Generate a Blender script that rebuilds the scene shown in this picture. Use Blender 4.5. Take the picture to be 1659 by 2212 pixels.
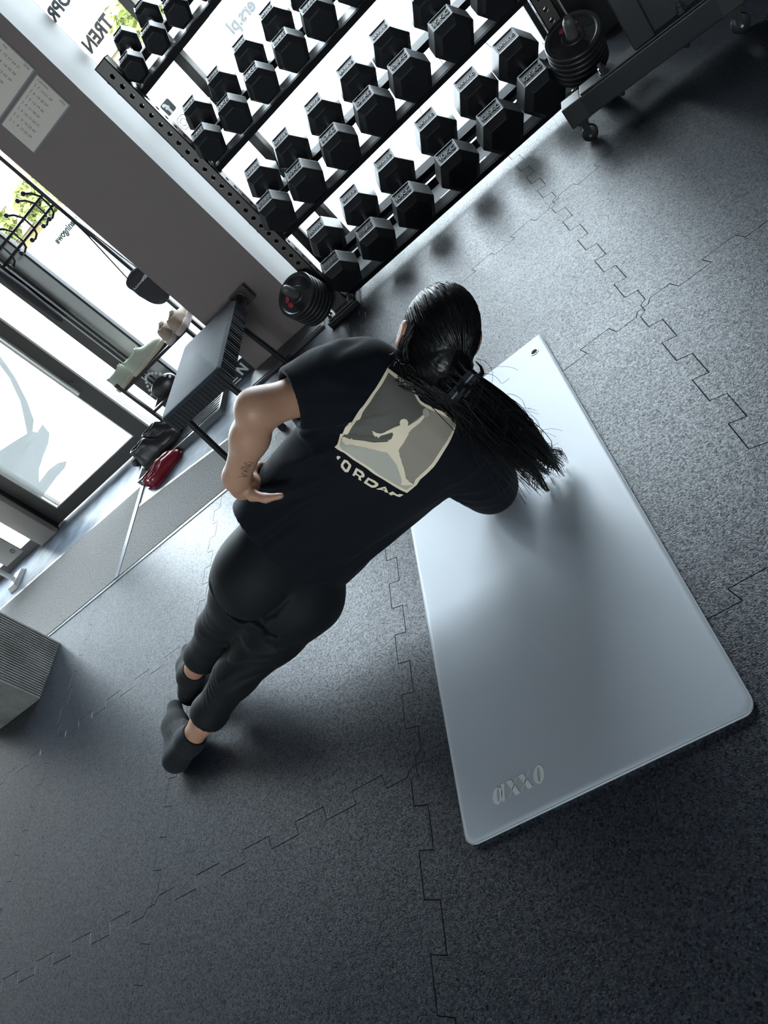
import bpy, bmesh, math, random
import numpy as np
from mathutils import Vector, Matrix
from mathutils.bvhtree import BVHTree
from mathutils.geometry import delaunay_2d_cdt

random.seed(7)
rng = np.random.default_rng(7)
scene = bpy.context.scene
for o in list(bpy.data.objects):
    bpy.data.objects.remove(o)
COL = scene.collection
PI = math.pi

# ------------------------------------------------------------------ camera
CAM_H = 1.2
F_PX = 1530.48
RC = ((0.74848719, -0.05862018, -0.66055325),      # camera right in world axes
      (-0.53047919, -0.65065873, -0.54335536),     # camera down
      (-0.39794315, 0.75710428, -0.51810651))      # camera forward
cam_data = bpy.data.cameras.new('camera')
cam = bpy.data.objects.new('camera', cam_data)
COL.objects.link(cam)
cam_data.sensor_fit = 'VERTICAL'
cam_data.sensor_height = 36.0
cam_data.lens = F_PX / 2212.0 * 36.0
cam_data.clip_start = 0.05
cam_data.clip_end = 300
r_, d_, f_ = [Vector(v) for v in RC]
m = Matrix((( r_.x, -d_.x, -f_.x, 0.0), (r_.y, -d_.y, -f_.y, 0.0), (r_.z, -d_.z, -f_.z, CAM_H), (0, 0, 0, 1)))
cam.matrix_world = m
scene.camera = cam

# ------------------------------------------------------------------ world, light, exposure
world = bpy.data.worlds.new('sky')
scene.world = world
world.use_nodes = True
wn = world.node_tree.nodes
bg = wn['Background']
bg.inputs['Color'].default_value = (0.80, 0.90, 1.0, 1)
bg.inputs['Strength'].default_value = 24.0
scene.view_settings.view_transform = 'Standard'
scene.view_settings.look = 'None'
scene.view_settings.gamma = 1.0
scene.view_settings.exposure = 0.18
scene.view_settings.use_curve_mapping = False

def portal(name, x0, x1, z0, z1, y):
    l = bpy.data.lights.new(name, 'AREA')
    l.shape = 'RECTANGLE'; l.size = x1 - x0; l.size_y = z1 - z0
    l.cycles.is_portal = True
    o = bpy.data.objects.new(name, l); COL.objects.link(o)
    o.location = ((x0 + x1) / 2, y, (z0 + z1) / 2)
    o.rotation_euler = (-PI / 2, 0, 0)      # emits towards -y, into the room
    return o
portal('window_portal', -5.4, -1.76, 0.02, 2.88, 4.16)
portal('window_portal.001', -1.25, .50, 0.02, 2.88, 4.16)

pb_w = portal('window_portal.002', -2.7, -.4, .95, 2.15, -4.42)
pb_w.rotation_euler = (PI / 2, 0, 0)      # the added back window faces +y

# ------------------------------------------------------------------ material helpers
MATS = {}
def mat(name, color=(.5, .5, .5), rough=.5, metal=0.0, spec=.5, noise=None, contrast=None, bump=None, emit=None, alpha=None, coat=0.0, sheen=0.0):
    """procedural principled material; noise=(scale, amount) varies the colour, bump=(scale, strength[, detail])"""
    if name in MATS: return MATS[name]
    mt = bpy.data.materials.new(name); mt.use_nodes = True
    nt = mt.node_tree; b = nt.nodes['Principled BSDF']
    b.inputs['Base Color'].default_value = (*color, 1)
    b.inputs['Roughness'].default_value = rough
    b.inputs['Metallic'].default_value = metal
    b.inputs['Specular IOR Level'].default_value = spec
    b.inputs['Coat Weight'].default_value = coat
    b.inputs['Sheen Weight'].default_value = sheen
    tc = nt.nodes.new('ShaderNodeTexCoord')
    if noise:
        n = nt.nodes.new('ShaderNodeTexNoise'); n.inputs['Scale'].default_value = noise[0]
        n.inputs['Detail'].default_value = 4
        nt.links.new(tc.outputs['Object'], n.inputs['Vector'])
        mx = nt.nodes.new('ShaderNodeMix'); mx.data_type = 'RGBA'
        a = noise[1]
        mx.inputs[6].default_value = (*[c * (1 - a) for c in color], 1)
        mx.inputs[7].default_value = (*[min(1, c * (1 + a)) for c in color], 1)
        fac = n.outputs['Fac']
        if contrast:
            rp = nt.nodes.new('ShaderNodeMapRange'); rp.inputs['From Min'].default_value = .5 - contrast; rp.inputs['From Max'].default_value = .5 + contrast
            nt.links.new(fac, rp.inputs['Value']); fac = rp.outputs['Result']
        nt.links.new(fac, mx.inputs[0]); nt.links.new(mx.outputs[2], b.inputs['Base Color'])
    if bump:
        n = nt.nodes.new('ShaderNodeTexNoise'); n.inputs['Scale'].default_value = bump[0]
        n.inputs['Detail'].default_value = bump[2] if len(bump) > 2 else 2
        nt.links.new(tc.outputs['Object'], n.inputs['Vector'])
        bp = nt.nodes.new('ShaderNodeBump'); bp.inputs['Strength'].default_value = bump[1]
        bp.inputs['Distance'].default_value = .004
        nt.links.new(n.outputs['Fac'], bp.inputs['Height']); nt.links.new(bp.outputs['Normal'], b.inputs['Normal'])
    if emit:
        b.inputs['Emission Color'].default_value = (*emit[0], 1); b.inputs['Emission Strength'].default_value = emit[1]
    if alpha is not None:
        b.inputs['Alpha'].default_value = alpha
    MATS[name] = mt
    return mt

def rubber_mat():
    mt = mat('floor_rubber', (.017, .0195, .0245), .45, spec=.6)
    nt = mt.node_tree; b = nt.nodes['Principled BSDF']
    geo = nt.nodes.new('ShaderNodeNewGeometry')
    n1 = nt.nodes.new('ShaderNodeTexNoise'); n1.inputs['Scale'].default_value = 330; n1.inputs['Detail'].default_value = 2; n1.inputs['Roughness'].default_value = .6
    n2 = nt.nodes.new('ShaderNodeTexNoise'); n2.inputs['Scale'].default_value = 2.3; n2.inputs['Detail'].default_value = 3
    n3 = nt.nodes.new('ShaderNodeTexVoronoi'); n3.inputs['Scale'].default_value = 270
    for n in (n1, n2, n3): nt.links.new(geo.outputs['Position'], n.inputs['Vector'])
    bp = nt.nodes.new('ShaderNodeBump'); bp.inputs['Strength'].default_value = .55; bp.inputs['Distance'].default_value = .0016
    nt.links.new(n1.outputs['Fac'], bp.inputs['Height']); nt.links.new(bp.outputs['Normal'], b.inputs['Normal'])
    mr = nt.nodes.new('ShaderNodeMapRange'); mr.inputs['To Min'].default_value = .27; mr.inputs['To Max'].default_value = .38
    nt.links.new(n2.outputs['Fac'], mr.inputs['Value'])
    sep = nt.nodes.new('ShaderNodeSeparateColor'); nt.links.new(n3.outputs['Color'], sep.inputs[0])
    rj = nt.nodes.new('ShaderNodeMath'); rj.operation = 'MULTIPLY_ADD'; rj.inputs[1].default_value = .16
    nt.links.new(sep.outputs[1], rj.inputs[0]); nt.links.new(mr.outputs['Result'], rj.inputs[2]); nt.links.new(rj.outputs[0], b.inputs['Roughness'])
    sj = nt.nodes.new('ShaderNodeMapRange'); sj.inputs['To Min'].default_value = .15; sj.inputs['To Max'].default_value = .80
    nt.links.new(sep.outputs[0], sj.inputs['Value']); nt.links.new(sj.outputs['Result'], b.inputs['Specular IOR Level'])
    cr = nt.nodes.new('ShaderNodeMix'); cr.data_type = 'RGBA'
    cr.inputs[6].default_value = (.0022, .0029, .0050, 1); cr.inputs[7].default_value = (.0185, .0230, .0355, 1)
    nt.links.new(sep.outputs[2], cr.inputs[0]); nt.links.new(cr.outputs[2], b.inputs['Base Color'])
    return mt

def film_mat():
    mt = bpy.data.materials.new('frosted_film'); mt.use_nodes = True
    nt = mt.node_tree; nt.nodes.clear()
    out = nt.nodes.new('ShaderNodeOutputMaterial'); mix = nt.nodes.new('ShaderNodeMixShader'); mix.inputs[0].default_value = .965
    t = nt.nodes.new('ShaderNodeBsdfTransparent'); d = nt.nodes.new('ShaderNodeBsdfTranslucent'); d.inputs['Color'].default_value = (.075, .078, .075, 1)
    nt.links.new(t.outputs[0], mix.inputs[1]); nt.links.new(d.outputs[0], mix.inputs[2]); nt.links.new(mix.outputs[0], out.inputs[0])
    return mt

def glass_mat():
    if 'glass' in MATS: return MATS['glass']
    mt = bpy.data.materials.new('window_glass'); mt.use_nodes = True
    nt = mt.node_tree; nt.nodes.clear()
    out = nt.nodes.new('ShaderNodeOutputMaterial'); mix = nt.nodes.new('ShaderNodeMixShader')
    t = nt.nodes.new('ShaderNodeBsdfTransparent'); t.inputs['Color'].default_value = (.95, .97, .96, 1)
    g = nt.nodes.new('ShaderNodeBsdfGlossy'); g.inputs['Roughness'].default_value = .01
    fr = nt.nodes.new('ShaderNodeFresnel'); fr.inputs['IOR'].default_value = 1.3
    nt.links.new(fr.outputs[0], mix.inputs[0]); nt.links.new(t.outputs[0], mix.inputs[1]); nt.links.new(g.outputs[0], mix.inputs[2])
    nt.links.new(mix.outputs[0], out.inputs[0])
    MATS['glass'] = mt
    return mt

# ------------------------------------------------------------------ object helpers
def link(name, me, material=None, parent=None, smooth=False):
    o = bpy.data.objects.new(name, me); COL.objects.link(o)
    if material is not None and len(me.materials) == 0: me.materials.append(material)
    if smooth:
        me.shade_smooth()
    if parent is not None: o.parent = parent
    return o

def tag(o, label=None, cat=None, group=None, kind=None):
    if label: o['label'] = label
    if cat: o['category'] = cat
    if group: o['group'] = group
    if kind: o['kind'] = kind
    return o

def empty(name, loc, label=None, cat=None, group=None, rot=(0, 0, 0)):
    o = bpy.data.objects.new(name, None); COL.objects.link(o)
    o.location = loc; o.rotation_euler = rot; o.empty_display_size = .05
    return tag(o, label, cat, group)

class MB:
    """collects shapes into one mesh"""
    def __init__(s): s.v = []; s.f = []; s.mi = []
    def add(s, vs, fs, mi=0):
        b = len(s.v); s.v += [tuple(v) for v in vs]; s.f += [tuple(i + b for i in f) for f in fs]; s.mi += [mi] * len(fs); return s
    def box(s, x0, y0, z0, x1, y1, z1, mi=0, M=None):
        vs = [Vector((x, y, z)) for x in (x0, x1) for y in (y0, y1) for z in (z0, z1)]
        if M is not None: vs = [M @ v for v in vs]
        return s.add(vs, [(0, 1, 3, 2), (4, 6, 7, 5), (0, 4, 5, 1), (2, 3, 7, 6), (0, 2, 6, 4), (1, 5, 7, 3)], mi)
    def tube(s, pts, r, n=8, mi=0, caps=True, flat=1.0):
        pts = [Vector(p) for p in pts]; rs = r if isinstance(r, (list, tuple)) else [r] * len(pts)
        rings = []; up = None
        for i, p in enumerate(pts):
            t = (pts[min(i + 1, len(pts) - 1)] - pts[max(i - 1, 0)]).normalized()
            if up is None:
                up = Vector((0, 0, 1)) if abs(t.z) < .9 else Vector((0, 1, 0))
            a = (up - t * up.dot(t)); 
            if a.length < 1e-6: a = t.orthogonal()
            a.normalize(); b = t.cross(a); up = a
            rings.append([p + (a * math.cos(2 * PI * k / n) + b * math.sin(2 * PI * k / n) * flat) * rs[i] for k in range(n)])
        vs = [v for R in rings for v in R]
        fs = [(i * n + k, i * n + (k + 1) % n, (i + 1) * n + (k + 1) % n, (i + 1) * n + k) for i in range(len(pts) - 1) for k in range(n)]
        if caps: fs += [tuple(reversed(range(n))), tuple(range((len(pts) - 1) * n, len(pts) * n))]
        return s.add(vs, fs, mi)
    def lathe(s, c, axis, prof, n=24, mi=0):
        """prof: (distance along axis, radius)"""
        axis = Vector(axis).normalized(); a = axis.orthogonal().normalized(); b = axis.cross(a); c = Vector(c)
        vs = [c + axis * t + (a * math.cos(2 * PI * k / n) + b * math.sin(2 * PI * k / n)) * max(r, 1e-5) for t, r in prof for k in range(n)]
        fs = [(i * n + k, i * n + (k + 1) % n, (i + 1) * n + (k + 1) % n, (i + 1) * n + k) for i in range(len(prof) - 1) for k in range(n)]
        return s.add(vs, fs, mi)
    def prism(s, poly, fn, d0, d1, mi=0):
        """poly in 2D, fn(u, v, d) -> 3D, extruded from d0 to d1"""
        n = len(poly)
        vs = [fn(u, v, d0) for u, v in poly] + [fn(u, v, d1) for u, v in poly]
        return s.add(vs, [tuple(range(n))[::-1], tuple(range(n, 2 * n))] + [(i, (i + 1) % n, (i + 1) % n + n, i + n) for i in range(n)], mi)
    def ball(s, c, r, n=12, mi=0, sc=(1, 1, 1)):
        c = Vector(c); m_ = n // 2
        vs = [c + Vector((sc[0] * r * math.sin(PI * i / m_) * math.cos(2 * PI * k / n), sc[1] * r * math.sin(PI * i / m_) * math.sin(2 * PI * k / n), sc[2] * r * math.cos(PI * i / m_))) for i in range(m_ + 1) for k in range(n)]
        return s.add(vs, [(i * n + k, (i + 1) * n + k, (i + 1) * n + (k + 1) % n, i * n + (k + 1) % n) for i in range(m_) for k in range(n)], mi)
    def mesh(s, name='mesh', fix=True, bevel=0, seg=2):
        me = bpy.data.meshes.new(name); me.from_pydata(s.v, [], s.f)
        for p, i in zip(me.polygons, s.mi): p.material_index = i
        if fix or bevel:
            bm = bmesh.new(); bm.from_mesh(me)
            bmesh.ops.remove_doubles(bm, verts=bm.verts, dist=1e-6)
            bmesh.ops.recalc_face_normals(bm, faces=bm.faces)
            if bevel:
                es = [e for e in bm.edges if len(e.link_faces) == 2 and e.calc_face_angle(0) > .5]
                bmesh.ops.bevel(bm, geom=es, offset=bevel, segments=seg, profile=.6, affect='EDGES', clamp_overlap=True)
            bm.to_mesh(me); bm.free()
        me.update(); return me
    def build(s, name, material, parent=None, smooth=False, bevel=0, seg=2):
        me = s.mesh(name, bevel=bevel, seg=seg)
        ms = material if isinstance(material, (list, tuple)) else [material]
        for x in ms: me.materials.append(x)
        o = link(name, me, None, parent)
        if smooth == 'auto':
            me.shade_smooth(); me.set_sharp_from_angle(angle=.6)
        elif smooth: me.shade_smooth()
        return o

def struct(o): o['kind'] = 'structure'; return o

_TXT = {}
def text_mesh(txt, size=1.0, extrude=.02, bold=0.0, sx=1.0, mname=''):
    key = (mname, txt, round(size, 4), round(extrude, 5), round(bold, 4), sx)
    if key in _TXT: return _TXT[key]
    cu = bpy.data.curves.new('lettering', 'FONT'); cu.body = txt; cu.size = size; cu.extrude = extrude; cu.offset = bold
    cu.align_x = 'CENTER'; cu.align_y = 'CENTER'; cu.resolution_u = 3
    o = bpy.data.objects.new('lettering', cu); COL.objects.link(o)
    dg = bpy.context.evaluated_depsgraph_get(); dg.update()
    me = bpy.data.meshes.new_from_object(o.evaluated_get(dg), depsgraph=dg)
    bpy.data.objects.remove(o); bpy.data.curves.remove(cu)
    me.name = 'lettering'
    if sx != 1.0: me.transform(Matrix.Diagonal((sx, 1, 1, 1)))
    me.materials.clear()
    _TXT[key] = me
    return me

def text_obj(name, txt, size, material, parent, M, extrude=.001, bold=0.0, sx=1.0):
    me = text_mesh(txt, size, extrude, bold, sx, material.name)
    if not me.materials: me.materials.append(material)
    o = bpy.data.objects.new(name, me); COL.objects.link(o); o.parent = parent
    o.matrix_local = M
    return o

def basis(xa, ya, origin):
    xa = Vector(xa).normalized(); ya = Vector(ya).normalized(); za = xa.cross(ya); o = Vector(origin)
    return Matrix(((xa.x, ya.x, za.x, o.x), (xa.y, ya.y, za.y, o.y), (xa.z, ya.z, za.z, o.z), (0, 0, 0, 1)))

def plate_with_holes(w, h, holes, th, nseg=14):
    """flat plate in local XZ (x across, z up), thickness along +y, with round holes (x, z, r)"""
    pts = [(-w / 2, 0), (w / 2, 0), (w / 2, h), (-w / 2, h)]; faces = [[0, 1, 2, 3]]; edges = []
    loops = [[0, 1, 2, 3]]
    for cx, cz, r in holes:
        b = len(pts); pts += [(cx + r * math.cos(2 * PI * k / nseg), cz + r * math.sin(2 * PI * k / nseg)) for k in range(nseg)]
        loops.append(list(range(b, b + nseg)))
    for L in loops: edges += [(L[i], L[(i + 1) % len(L)]) for i in range(len(L))]
    vs, es, fs, *_ = delaunay_2d_cdt([Vector(p) for p in pts], edges, [], 0, 1e-6)
    def inhole(c): return any((c[0] - cx) ** 2 + (c[1] - cz) ** 2 < r * r * .98 for cx, cz, r in holes)
    keep = []
    for f in fs:
        c = sum((vs[i] for i in f), Vector((0, 0))) / len(f)
        if not inhole(c): keep.append(list(f))
    n = len(vs)
    V = [(v.x, 0, v.y) for v in vs] + [(v.x, th, v.y) for v in vs]
    F = [tuple(f) for f in keep] + [tuple(i + n for i in reversed(f)) for f in keep]
    F += [(a, b, b + n, a + n) for L in loops for a, b in [(L[i], L[(i + 1) % len(L)]) for i in range(len(L))]]
    return V, F

def filled(loops, fn, lift=0):
    """even-odd fill of 2D loops -> triangles mapped through fn"""
    pts = []; ed = []; 
    for L in loops:
        b = len(pts); pts += [Vector(p) for p in L]; ed += [(b + i, b + (i + 1) % len(L)) for i in range(len(L))]
    vs, es, fs, *_ = delaunay_2d_cdt(pts, ed, [], 0, 1e-7)
    def odd(p):
        c = False
        for L in loops:
            for (x0, y0), (x1, y1) in zip(L, L[1:] + L[:1]):
                if (y0 > p[1]) != (y1 > p[1]) and p[0] < (x1 - x0) * (p[1] - y0) / (y1 - y0) + x0: c = not c
        return c
    keep = [f for f in fs if odd(sum((vs[i] for i in f), Vector((0, 0))) / len(f))]
    return [fn(v.x, v.y) for v in vs], [tuple(f) for f in keep]

# ------------------------------------------------------------------ signed distance fields -> mesh (for organic shapes)
class SDF:
    def __init__(s, lo, hi, h):
        s.lo = np.array(lo, np.float32); s.h = h
        s.n = np.ceil((np.array(hi) - np.array(lo)) / h).astype(int) + 1
        s.a = np.full(s.n, .25, np.float32)
        s.ax = [s.lo[i] + h * np.arange(s.n[i], dtype=np.float32) for i in range(3)]
    def _sl(s, lo, hi):
        sl = []
        for i in range(3):
            a = int(max(0, math.floor((lo[i] - s.lo[i]) / s.h))); b = int(min(s.n[i], math.ceil((hi[i] - s.lo[i]) / s.h) + 1))
            if b <= a: return None
            sl.append(slice(a, b))
        return tuple(sl)
    def op(s, fn, lo, hi, k=.02, mode='u'):
        sl = s._sl(lo, hi)
        if sl is None: return s
        X, Y, Z = np.meshgrid(s.ax[0][sl[0]], s.ax[1][sl[1]], s.ax[2][sl[2]], indexing='ij', sparse=True)
        d = fn(X, Y, Z).astype(np.float32); a = s.a[sl]
        if mode == 'u':
            hh = np.maximum(k - np.abs(a - d), 0) / k if k > 0 else 0
            s.a[sl] = np.minimum(a, d) - hh * hh * k * .25
        elif mode == 's':
            d = -d; hh = np.maximum(k - np.abs(a - d), 0) / k if k > 0 else 0
            s.a[sl] = np.maximum(a, d) + hh * hh * k * .25
        elif mode == 'i':
            s.a[sl] = np.maximum(a, d)
        elif mode == '+': s.a[sl] = a + d
        return s
    def cone(s, a, b, ra, rb, k=.02, mode='u'):
        a = np.array(a, np.float32); b = np.array(b, np.float32); ab = b - a; L = float(ab @ ab) + 1e-12
        def fn(X, Y, Z):
            t = np.clip(((X - a[0]) * ab[0] + (Y - a[1]) * ab[1] + (Z - a[2]) * ab[2]) / L, 0, 1)
            return np.sqrt((X - a[0] - t * ab[0]) ** 2 + (Y - a[1] - t * ab[1]) ** 2 + (Z - a[2] - t * ab[2]) ** 2) - (ra + (rb - ra) * t)
        M_ = max(ra, rb) + k + .03
        return s.op(fn, np.minimum(a, b) - M_, np.maximum(a, b) + M_, k, mode)
    def chain(s, pts, rs, k=.02, mode='u'):
        for i in range(len(pts) - 1): s.cone(pts[i], pts[i + 1], rs[i], rs[i + 1], k, mode)
        return s
    def ell(s, c, r, axes=None, k=.02, mode='u'):
        c = np.array(c, np.float32); A = np.eye(3, dtype=np.float32) if axes is None else np.array(axes, np.float32)
        def fn(X, Y, Z):
            dx, dy, dz = X - c[0], Y - c[1], Z - c[2]
            q = [(dx * A[i, 0] + dy * A[i, 1] + dz * A[i, 2]) for i in range(3)]
            k0 = np.sqrt(sum((q[i] / r[i]) ** 2 for i in range(3))); k1 = np.sqrt(sum((q[i] / r[i] ** 2) ** 2 for i in range(3))) + 1e-6
            return k0 * (k0 - 1) / k1
        M_ = max(r) + k + .03
        return s.op(fn, c - M_, c + M_, k, mode)
    def plane(s, p, n):
        """keep the side the normal points away from"""
        p = np.array(p); n = np.array(n, float); n /= np.linalg.norm(n)
        s.op(lambda X, Y, Z: (X - p[0]) * n[0] + (Y - p[1]) * n[1] + (Z - p[2]) * n[2] + 0 * (X + Y + Z), s.lo, s.lo + s.h * s.n, 0, 'i')
        return s
    def mesh(s, name):
        a = s.a; ins = a < 0
        c = np.zeros(s.n - 1, np.int8)
        S = [(i, j, k) for i in (0, 1) for j in (0, 1) for k in (0, 1)]
        sh = lambda A, o: A[o[0]:o[0] + s.n[0] - 1, o[1]:o[1] + s.n[1] - 1, o[2]:o[2] + s.n[2] - 1]
        for o in S: c += sh(ins, o)
        act = (c > 0) & (c < 8); idx = np.argwhere(act); M_ = len(idx)
        vid = np.full(s.n - 1, -1, np.int64); vid[act] = np.arange(M_)
        val = np.stack([a[idx[:, 0] + o[0], idx[:, 1] + o[1], idx[:, 2] + o[2]] for o in S], 1)
        P = np.zeros((M_, 3)); cnt = np.zeros(M_)
        for i in range(8):
            for j in range(i + 1, 8):
                if sum(abs(S[i][q] - S[j][q]) for q in range(3)) != 1: continue
                x, y = val[:, i], val[:, j]; e = (x < 0) != (y < 0)
                t = np.where(e, x / np.where(e, x - y, 1), 0)
                pt = np.array(S[i])[None] + t[:, None] * (np.array(S[j]) - np.array(S[i]))[None]
                P[e] += pt[e]; cnt[e] += 1
        P = (P / cnt[:, None] + idx) * s.h + s.lo
        F = []
        for ax in range(3):
            u, v = (ax + 1) % 3, (ax + 2) % 3
            sl0 = [slice(1, -1)] * 3; sl1 = [slice(1, -1)] * 3; sl0[ax] = slice(0, -1); sl1[ax] = slice(1, None)
            A = ins[tuple(sl0)]; B = ins[tuple(sl1)]
            e = np.argwhere(A != B); 
            if len(e) == 0: continue
            off = np.ones(3, int); off[ax] = 0; e = e + off
            fl = ins[e[:, 0], e[:, 1], e[:, 2]]
            du = np.zeros(3, int); dv = np.zeros(3, int); du[u] = 1; dv[v] = 1
            q = [vid[tuple((e - w).T)] for w in (du + dv, dv, np.zeros(3, int), du)]
            Q = np.stack(q, 1); Q[~fl] = Q[~fl][:, ::-1]
            F.append(Q[(Q >= 0).all(1)])
        F = np.concatenate(F)
        me = bpy.data.meshes.new(name)
        me.vertices.add(len(P)); me.vertices.foreach_set('co', P.astype(np.float32).ravel())
        me.loops.add(F.size); me.loops.foreach_set('vertex_index', F.astype(np.int32).ravel())
        me.polygons.add(len(F)); me.polygons.foreach_set('loop_start', np.arange(0, F.size, 4, dtype=np.int32))
        me.update(calc_edges=True); me.validate()
        me.shade_smooth()
        return me

# ================================================================== the setting
M_rub = rubber_mat()
M_slab = mat('floor_screed', (.01, .01, .012), .9)
M_conc = mat('polished_concrete', (.125, .150, .195), .5, noise=(5.5, .55), contrast=.14, bump=(30, .12, 5))
M_wall = mat('wall_paint', (.74, .70, .65), .8, bump=(220, .05))
M_wallb = mat('wall_paint_light', (.80, .76, .70), .85)
M_ceil = mat('ceiling_paint', (.10, .10, .105), .9)
M_pil = mat('pillar_paint', (.175, .138, .128), .62, bump=(260, .08))
M_pil2 = mat('pillar_lit_side', (.25, .24, .235), .75, noise=(2.0, .06), bump=(12, .05))  # side face made paler: reflected light put into its colour
M_alu = mat('anthracite_aluminium', (.072, .066, .062), .42, metal=.25, spec=.5)
M_alul = mat('aluminium_groove', (.50, .48, .46), .35, metal=.6)
M_pale = mat('side_lit_profile', (.50, .50, .48), .5)  # pale because the side light from the glass is in the colour
M_jamb = mat('door_jamb_paint', (.30, .27, .25), .5)
M_seal = mat('black_seal', (.012, .012, .013), .6)

FX0, FX1 = -5.6, 3.2
fl = MB().box(-5.8, -4.3, -.16, 3.3, 4.3, -.0105).build('floor', M_slab); struct(fl)

# rubber jigsaw tiles, each one a piece of the floor
PITCH = .972; TROT = math.radians(1.2); TO = Vector((-.895, .845))
def seam(n_half=10, amp=.019, dove=.006):
    """one jigsaw edge along local u in 0..1 (times PITCH), offset v"""
    p = [(0.0, 0.0)]; st = 1.0 / n_half
    for k in range(n_half):
        sg = amp if k % 2 == 0 else -amp
        u0, u1 = k * st, (k + 1) * st
        dv = dove if k % 2 == 0 else dove
        if k == 0: p += [(.018, 0.0), (.03, sg)]
        else: p.append((u0 - dv * (1 if sg > 0 else -1) * 1.0, sg * 1.0))
        if k == n_half - 1: p += [(1 - .03, sg), (1 - .018, 0.0)]
        else: p.append((u1 + dv * (1 if sg > 0 else -1) * -1.0 + (dv * 2 if sg > 0 else -dv * 2) * 0.0, sg))
    p.append((1.0, 0.0)); return p
SE = seam()
def tile_poly(i, j):
    L = [(i + u, j + v / PITCH) for u, v in SE][:-1]
    Rr = [(i + 1 + v / PITCH, j + u) for u, v in SE][:-1]
    T = [(i + u, j + 1 + v / PITCH) for u, v in reversed(SE)][:-1]
    Le = [(i + v / PITCH, j + u) for u, v in reversed(SE)][:-1]
    c, s_ = math.cos(TROT), math.sin(TROT)
    return [(TO.x + PITCH * (u * c - v * s_), TO.y + PITCH * (u * s_ + v * c)) for u, v in L + Rr + T + Le]
def clip(poly, ax, lim, keep_less):
    out = []
    for a, b in zip(poly, poly[1:] + poly[:1]):
        ia = (a[ax] <= lim) == keep_less; ib = (b[ax] <= lim) == keep_less
        if ia: out.append(a)
        if ia != ib:
            t = (lim - a[ax]) / (b[ax] - a[ax]); out.append((a[0] + (b[0] - a[0]) * t, a[1] + (b[1] - a[1]) * t))
    return out
def inset(poly, d):
    n = len(poly); out = []
    for i in range(n):
        a, b, c = Vector(poly[i - 1]), Vector(poly[i]), Vector(poly[(i + 1) % n])
        t1, t2 = (b - a), (c - b)
        if t1.length < 1e-7 or t2.length < 1e-7: out.append(tuple(b)); continue
        t1.normalize(); t2.normalize(); n1 = Vector((-t1.y, t1.x)); n2 = Vector((-t2.y, t2.x)); q = n1 + n2
        q = q / max(.4, q.dot(n1)) if q.length > 1e-6 else n1
        out.append((b.x + q.x * d, b.y + q.y * d))
    return out
def make_tile(poly):
    if len(poly) < 3: return
    clean = [p for p, q in zip(poly, poly[1:] + poly[:1]) if (Vector(p) - Vector(q)).length > 1e-4]
    if len(clean) < 3: return
    p1, p2 = inset(clean, .0004), inset(clean, .0013); n = len(clean)
    vs = [(x, y, 0) for x, y in p2] + [(x, y, -.0013) for x, y in p1] + [(x, y, -.0104) for x, y in p1]
    fs = [tuple(range(n))] + [(k + n, (k + 1) % n + n, (k + 1) % n, k) for k in range(n)] + [(k + 2 * n, (k + 1) % n + 2 * n, (k + 1) % n + n, k + n) for k in range(n)]
    me = bpy.data.meshes.new('rubber_tile'); me.from_pydata(vs, [], fs); me.update()
    link('rubber_tile', me, M_rub, fl)
CARP_Y, CARP_X = 2.665, -1.62
for i in range(-5, 4):
    for j in range(-5, 3):
        P = tile_poly(i, j)
        P = clip(P, 0, FX0, False); P = clip(P, 0, FX1, True); P = clip(P, 1, -4.2, False)
        P = clip(P, 1, 4.08, True)
        if not P: continue
        if max(q[1] for q in P) > CARP_Y and min(q[0] for q in P) < CARP_X:
            A = clip(P, 1, CARP_Y, True); 
            if A: make_tile(A)
            B = clip(clip(P, 1, CARP_Y, False), 0, CARP_X, False)
            if B: make_tile(B)
        else: make_tile(P)

# entrance strip: concrete, door mat carpet in two panels, metal trims
th = MB().prism([(-5.6, 2.68), (CARP_X, 2.68), (CARP_X, 4.3), (-5.6, 4.3)], lambda u, v, d: (u, v, d), -.0104, -.002).build('floor_threshold', M_conc); struct(th)
M_carp = mat('entrance_carpet', (.23, .225, .22), .95, noise=(210, .70), contrast=.16, bump=(210, 1.0, 3), spec=.1)
M_trim = mat('trim_metal', (.16, .17, .19), .4, metal=.4)
ca = MB().prism([(-5.5, 2.695), (-2.762, 2.695), (-2.80, 3.525), (-5.5, 3.56)], lambda u, v, d: (u, v, d), -.0018, .0045).build('entrance_carpet', M_carp)
tag(ca, 'long grey carpet panel lying in front of the glass door', 'carpet', 'entrance carpets')
ca2 = MB().prism([(-2.715, 2.695), (-1.64, 2.695), (-1.64, 3.11), (-2.50, 3.24), (-2.735, 3.275)], lambda u, v, d: (u, v, d), -.0018, .0045).build('entrance_carpet', M_carp)
tag(ca2, 'smaller grey carpet panel under the bench beside the red shoes', 'carpet', 'entrance carpets')
struct(MB().box(-5.5, 2.668, -.009, -1.62, 2.688, .0030).build('trim_1', M_trim))
struct(MB().prism([(-2.757, 2.695), (-2.72, 2.695), (-2.758, 3.53), (-2.795, 3.53)], lambda u, v, d: (u, v, d), -.0018, .006).build('trim_2', M_trim))
struct(MB().prism([(-2.735, 3.28), (-2.50, 3.245), (-1.64, 3.115), (-1.64, 3.135), (-2.50, 3.265), (-2.735, 3.30)], lambda u, v, d: (u, v, d), -.0018, .004).build('trim_3', M_alul))
struct(MB().prism([(-5.5, 3.565), (-2.80, 3.53), (-2.80, 3.552), (-5.5, 3.587)], lambda u, v, d: (u, v, d), -.0018, .004).build('trim_4', M_alul))

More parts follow.
